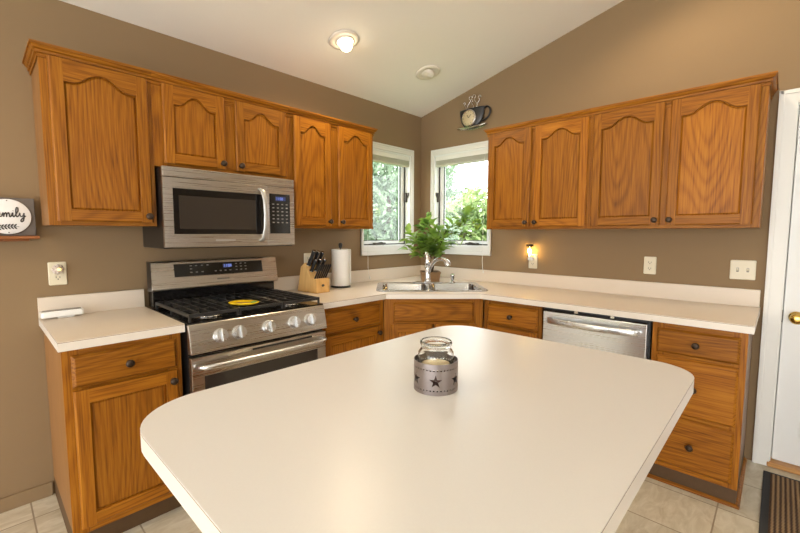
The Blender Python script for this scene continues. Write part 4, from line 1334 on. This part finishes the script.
t = thing('spoon_rest', 'yellow oval spoon rest with a green tip lying on the stove grates', 'spoon rest', (-2.122, -0.575, 0.9575), math.radians(-46))
t.scale = (0.76, 0.76, 1.1)
def oval(a, b_, n=40): return [(a*math.cos(2*PI*k/n)*(1+0.10*math.cos(2*PI*k/n)**3), b_*math.sin(2*PI*k/n)) for k in range(n)]
m = MB()
m.loft([[(p[0], p[1], z) for p in oval(a, b_)] for a, b_, z in ((0.080, 0.060, 0.0), (0.100, 0.076, 0.006), (0.104, 0.080, 0.010), (0.099, 0.075, 0.011), (0.080, 0.058, 0.006))], 0, True)
m.build('dish', lemon, t)
m = MB(); m.loft([[(p[0], p[1], z) for p in oval(a, b_)] for a, b_, z in ((0.050, 0.022, 0.0064), (0.048, 0.021, 0.0072))], 0); m.build('painted_center', brown_glaze, t)
m = MB(); m.loft([[(p[0]+0.082, p[1]-0.015, z) for p in oval(0.020, 0.026, 20)] for z in (0.0085, 0.0140)], 0); m.build('green_leaf', leaf_paint, t)

JC = Vector((-2.241, -1.972, CT))
t = thing('candle_jar', 'clear glass jar with pale contents standing inside the pewter star sleeve', 'jar', JC)
m = MB()
outp = [(0.040, 0.0015), (0.046, 0.003), (0.0485, 0.012), (0.0485, 0.092), (0.0475, 0.101), (0.043, 0.108), (0.0395, 0.111), (0.0392, 0.117), (0.042, 0.120), (0.0435, 0.125), (0.0425, 0.130), (0.0405, 0.1315)]
inp = [(0.0385, 0.1305), (0.0380, 0.121), (0.0372, 0.117), (0.0375, 0.110), (0.041, 0.105), (0.0455, 0.099), (0.0463, 0.091), (0.0463, 0.012), (0.043, 0.007), (0.001, 0.0065)]
m.lathe(outp+inp, (0, 0, 0), 48)
m.build('glass', jar_glass, t)
m = MB(); m.lathe([(0.001, 0.0072), (0.042, 0.0085), (0.0455, 0.013), (0.0455, 0.050), (0.032, 0.056), (0.001, 0.058)], (0, 0, 0), 40); m.build('contents', rust_red, t)
m = MB(); m.lathe([(0.001, 0.0582), (0.036, 0.0584), (0.042, 0.062), (0.039, 0.068), (0.020, 0.076), (0.001, 0.078)], (0, 0, 0), 24); m.build('pale_filling', wax, t)
ang_v = math.atan2(CAM.y-JC.y, CAM.x-JC.x)
t = thing('jar_sleeve', 'pewter metal sleeve with punched stars around the glass jar', 'jar sleeve', JC, ang_v)
def sleeve():
    rO, rI, hh = 0.0595, 0.0580, 0.082
    m = MB()
    n = 96
    def ring(r_, z): return [(r_*math.cos(2*PI*k/n), r_*math.sin(2*PI*k/n), z) for k in range(n)]
    m.loft([ring(rO, 0.0005), ring(rO, hh), ring(rI, hh), ring(rI, 0.0005), ring(rO, 0.0005)], 0, False, False, False)
    base = m.build('sleeve', pewter, None)
    c = MB()
    def hole_at(a, z, shape):
        d = Vector((math.cos(a), math.sin(a), 0)); s_ = Vector((-math.sin(a), math.cos(a), 0))
        lp0 = [d*0.053+s_*x+Vector((0, 0, z+y)) for x, y in shape]
        lp1 = [d*0.065+s_*x+Vector((0, 0, z+y)) for x, y in shape]
        c.loft([lp0, lp1], 0)
    star = []
    for k in range(10):
        a = PI/2+k*PI/5
        r_ = 0.0175 if k % 2 == 0 else 0.0070
        star.append((r_*math.cos(a), r_*math.sin(a)))
    dot = [(0.0022*math.cos(2*PI*k/8), 0.0022*math.sin(2*PI*k/8)) for k in range(8)]
    for k in range(6): hole_at(2*PI*k/6, 0.037, star)
    for k in range(40):
        hole_at(2*PI*(k+0.5)/40, 0.012, dot); hole_at(2*PI*(k+0.5)/40, 0.066, dot)
    cut = c.build('cutter', pewter, None)
    md = base.modifiers.new('cut', 'BOOLEAN'); md.operation = 'DIFFERENCE'; md.object = cut; md.solver = 'EXACT'
    bpy.context.view_layer.update()
    dg_ = bpy.context.evaluated_depsgraph_get()
    me = bpy.data.meshes.new_from_object(base.evaluated_get(dg_))
    base.modifiers.clear(); base.data = me
    bpy.data.objects.remove(cut, do_unlink=True)
    return base
sl = sleeve(); sl.parent = t
MB().holes([(0.0578*math.cos(2*PI*k/48), 0.0578*math.sin(2*PI*k/48)) for k in range(48)], [], 0.0003, 0.0012).build('floor_plate', pewter, t)

# ------------------------------------------------------------------ door mat
t = thing('door_mat', 'brown ribbed door mat with a charcoal border by the white door', 'door mat', (-0.50, -3.05, 0))
m = MB(); m.holes([(-0.40, -0.43), (0.405, -0.43), (0.405, 0.417), (-0.40, 0.417)], [[(-0.365, -0.40), (0.385, -0.40), (0.385, 0.387), (-0.365, 0.387)]], 0.0004, 0.006)
m.build('border', mat_edge, t)
MB().box(-0.365, 0.385, -0.40, 0.387, 0.0004, 0.009).build('ribbed_pile', weave, t)

# ------------------------------------------------------------------ recessed lights
def can_light(label, x, y, lit, tilt=(0, 0)):
    z = ZC-SL*y if y > YR else ztop(y)
    t = thing('recessed_light', label, 'ceiling light', (x, y, z), 0, 'recessed ceiling lights')
    sl_ = -math.atan(SL) if y > YR else math.atan(SL)
    t.rotation_euler = (sl_, 0, 0)
    MB().lathe([(0.062, -0.001), (0.096, -0.001), (0.098, -0.004), (0.092, -0.011), (0.072, -0.014), (0.062, -0.010)], (0, 0, 0), 40).build('trim_ring', trim_warm, t)
    MB().lathe([(0.066, -0.0005), (0.001, -0.0005)], (0, 0, 0), 40).build('baffle', trim_warm if lit else gasket, t)
    if lit:
        MB().lathe([(0.058, -0.001), (0.060, -0.016), (0.054, -0.020), (0.046, -0.012), (0.030, -0.002)], (0.006, 0.0, 0), 36).build('gimbal', trim_warm, t)
        m = MB().ball((0.010, 0.0, -0.034), 0.040, 14)
        m.build('bulb', bulb_m, t)
        ld = bpy.data.lights.new('lamp_light', 'SPOT')
        ld.energy = LAMP_W; ld.color = (1.0, 0.79, 0.53); ld.spot_size = math.radians(172); ld.spot_blend = 0.5; ld.shadow_soft_size = 0.035
        lo = bpy.data.objects.new('lamp_light', ld); sc.collection.objects.link(lo); lo.parent = t; lo.location = (0.010, 0, -0.080)
    else:
        m = MB()
        m.lathe([(0.050, 0.0), (0.056, -0.008), (0.054, -0.022), (0.040, -0.030), (0.001, -0.032)], (0, 0, 0), 32)
        o = m.build('eyeball', trim_warm, t); o.rotation_euler = (math.radians(12), math.radians(16), 0)
        m = MB().ball((0.012, -0.012, -0.026), 0.030, 10, 0, 0.5)
        m.build('bulb', bulb_off, t)
    return t
can_light('lit recessed ceiling light with a glowing bulb above the stove', -1.358, -0.497, True)
can_light('unlit eyeball recessed light in the ceiling near the corner window', -0.559, -0.540, False)
can_light('lit recessed ceiling light over the dishwasher side, beyond the picture', -0.68, -2.10, True)
can_light('added recessed fill light far behind the island, beyond the picture', -4.9, -4.4, True)  # extra can out of view, added for room fill
can_light('added recessed fill light near the bare wall, beyond the picture', -3.5, -1.1, True)  # another unseen can, added to fill the room with light

# ------------------------------------------------------------------ outside: lawn and trees
o = MB().box(0.16, 40, -30, 40, -0.7, -0.5).build('lawn_ground', grass_m); struct(o)
o = MB().box(-30, 0.159, 0.16, 40, -0.7, -0.5).build('lawn_ground', grass_m); struct(o)
def tree(label, x, y, trunk_h, crown, mat, n, seed, leaf_s=0.13):
    rg = np.random.default_rng(seed)
    t = thing('garden_tree', label, 'tree', (x, y, -0.5), 0, 'trees outside the corner windows')
    m = MB()
    top = max(c[2] for c in crown)
    m.tube([(0, 0, 0), (0.05, 0.02, trunk_h*0.5), (0, 0, trunk_h), (0.05, 0, top)], [0.16, 0.13, 0.10, 0.03], 10)
    for c in crown:
        m.tube([(0, 0, trunk_h*0.8), (c[0]*0.5, c[1]*0.5, (trunk_h*0.8+c[2])/2), (c[0], c[1], c[2])], [0.06, 0.04, 0.015], 6)
    m.build('trunk', bark, t)
    V = []; F = []
    vol = np.array([c[3]**2 for c in crown]); vol = vol/vol.sum()
    idx = rg.choice(len(crown), n, p=vol)
    C = np.array([c[:3] for c in crown])[idx]; Rr = np.array([c[3] for c in crown])[idx]
    d = rg.normal(size=(n, 3)); d /= np.linalg.norm(d, axis=1)[:, None]
    rad = Rr*(0.45+0.6*rg.random(n)**0.6)
    wob = 1+0.22*np.sin(d[:, 0]*6+seed)*np.cos(d[:, 2]*5+d[:, 1]*4)
    P = C+d*(rad*wob)[:, None]*np.array([1, 1, 0.85])
    a = rg.normal(size=(n, 3)); a /= np.linalg.norm(a, axis=1)[:, None]
    b_ = np.cross(a, rg.normal(size=(n, 3))); b_ /= np.linalg.norm(b_, axis=1)[:, None]
    s_ = leaf_s*(0.6+0.8*rg.random(n))[:, None]
    V = np.stack([P-a*s_, P-b_*s_*0.5, P+a*s_, P+b_*s_*0.5], 1).reshape(-1, 3)
    F = np.arange(4*n).reshape(-1, 4)
    me = bpy.data.meshes.new('foliage')
    me.from_pydata(V.tolist(), [], F.tolist())
    me.materials.append(mat)
    o = bpy.data.objects.new('foliage', me); sc.collection.objects.link(o); o.parent = t
    return t
tree('tall blue-green tree filling the window beside the paper towels', 3.2, 3.7, 1.4,
     [(0, 0, 2.4, 1.0), (-0.6, 0.6, 1.7, 0.95), (0.5, -0.5, 1.8, 0.8), (0.1, 0.2, 3.4, 0.9), (-0.6, 0.5, 3.0, 0.9), (0, 0, 1.2, 0.9), (-0.8, 0.9, 1.0, 0.8)], tree_leaf_a, 13000, 3, 0.062)
tree('pale tall tree at the inner edge of the window under the cup clock', 9.9, 8.4, 2.2,
     [(0, 0, 4.2, 1.4), (-0.5, 0.5, 3.0, 1.2), (0.4, -0.6, 3.0, 1.2), (0.1, 0.1, 5.5, 1.0), (0.2, -0.2, 1.6, 1.3)], tree_leaf_a, 9000, 11, 0.10)
tree('low fresh green tree below the open sky in the window by the cup clock', 7.2, 4.4, 1.0,
     [(0, 0, 1.9, 1.0), (0.7, -0.8, 1.7, 1.0), (-0.5, 0.7, 2.1, 0.9), (1.2, -1.4, 1.8, 1.0), (0.3, -0.3, 2.7, 0.6), (0.2, 0, 0.8, 1.1)], tree_leaf_b, 11000, 21, 0.085)
tree('bushy green tree farther back behind the other garden trees', 6.3, 8.6, 1.5,
     [(0, 0, 2.4, 1.2), (-0.9, 0.6, 2.2, 1.2), (0.4, -0.4, 2.2, 1.1), (0, 0, 4.0, 1.2), (-0.8, 0.6, 3.6, 1.2), (0, 0, 0.9, 1.2)], tree_leaf_b, 5500, 31, 0.16)
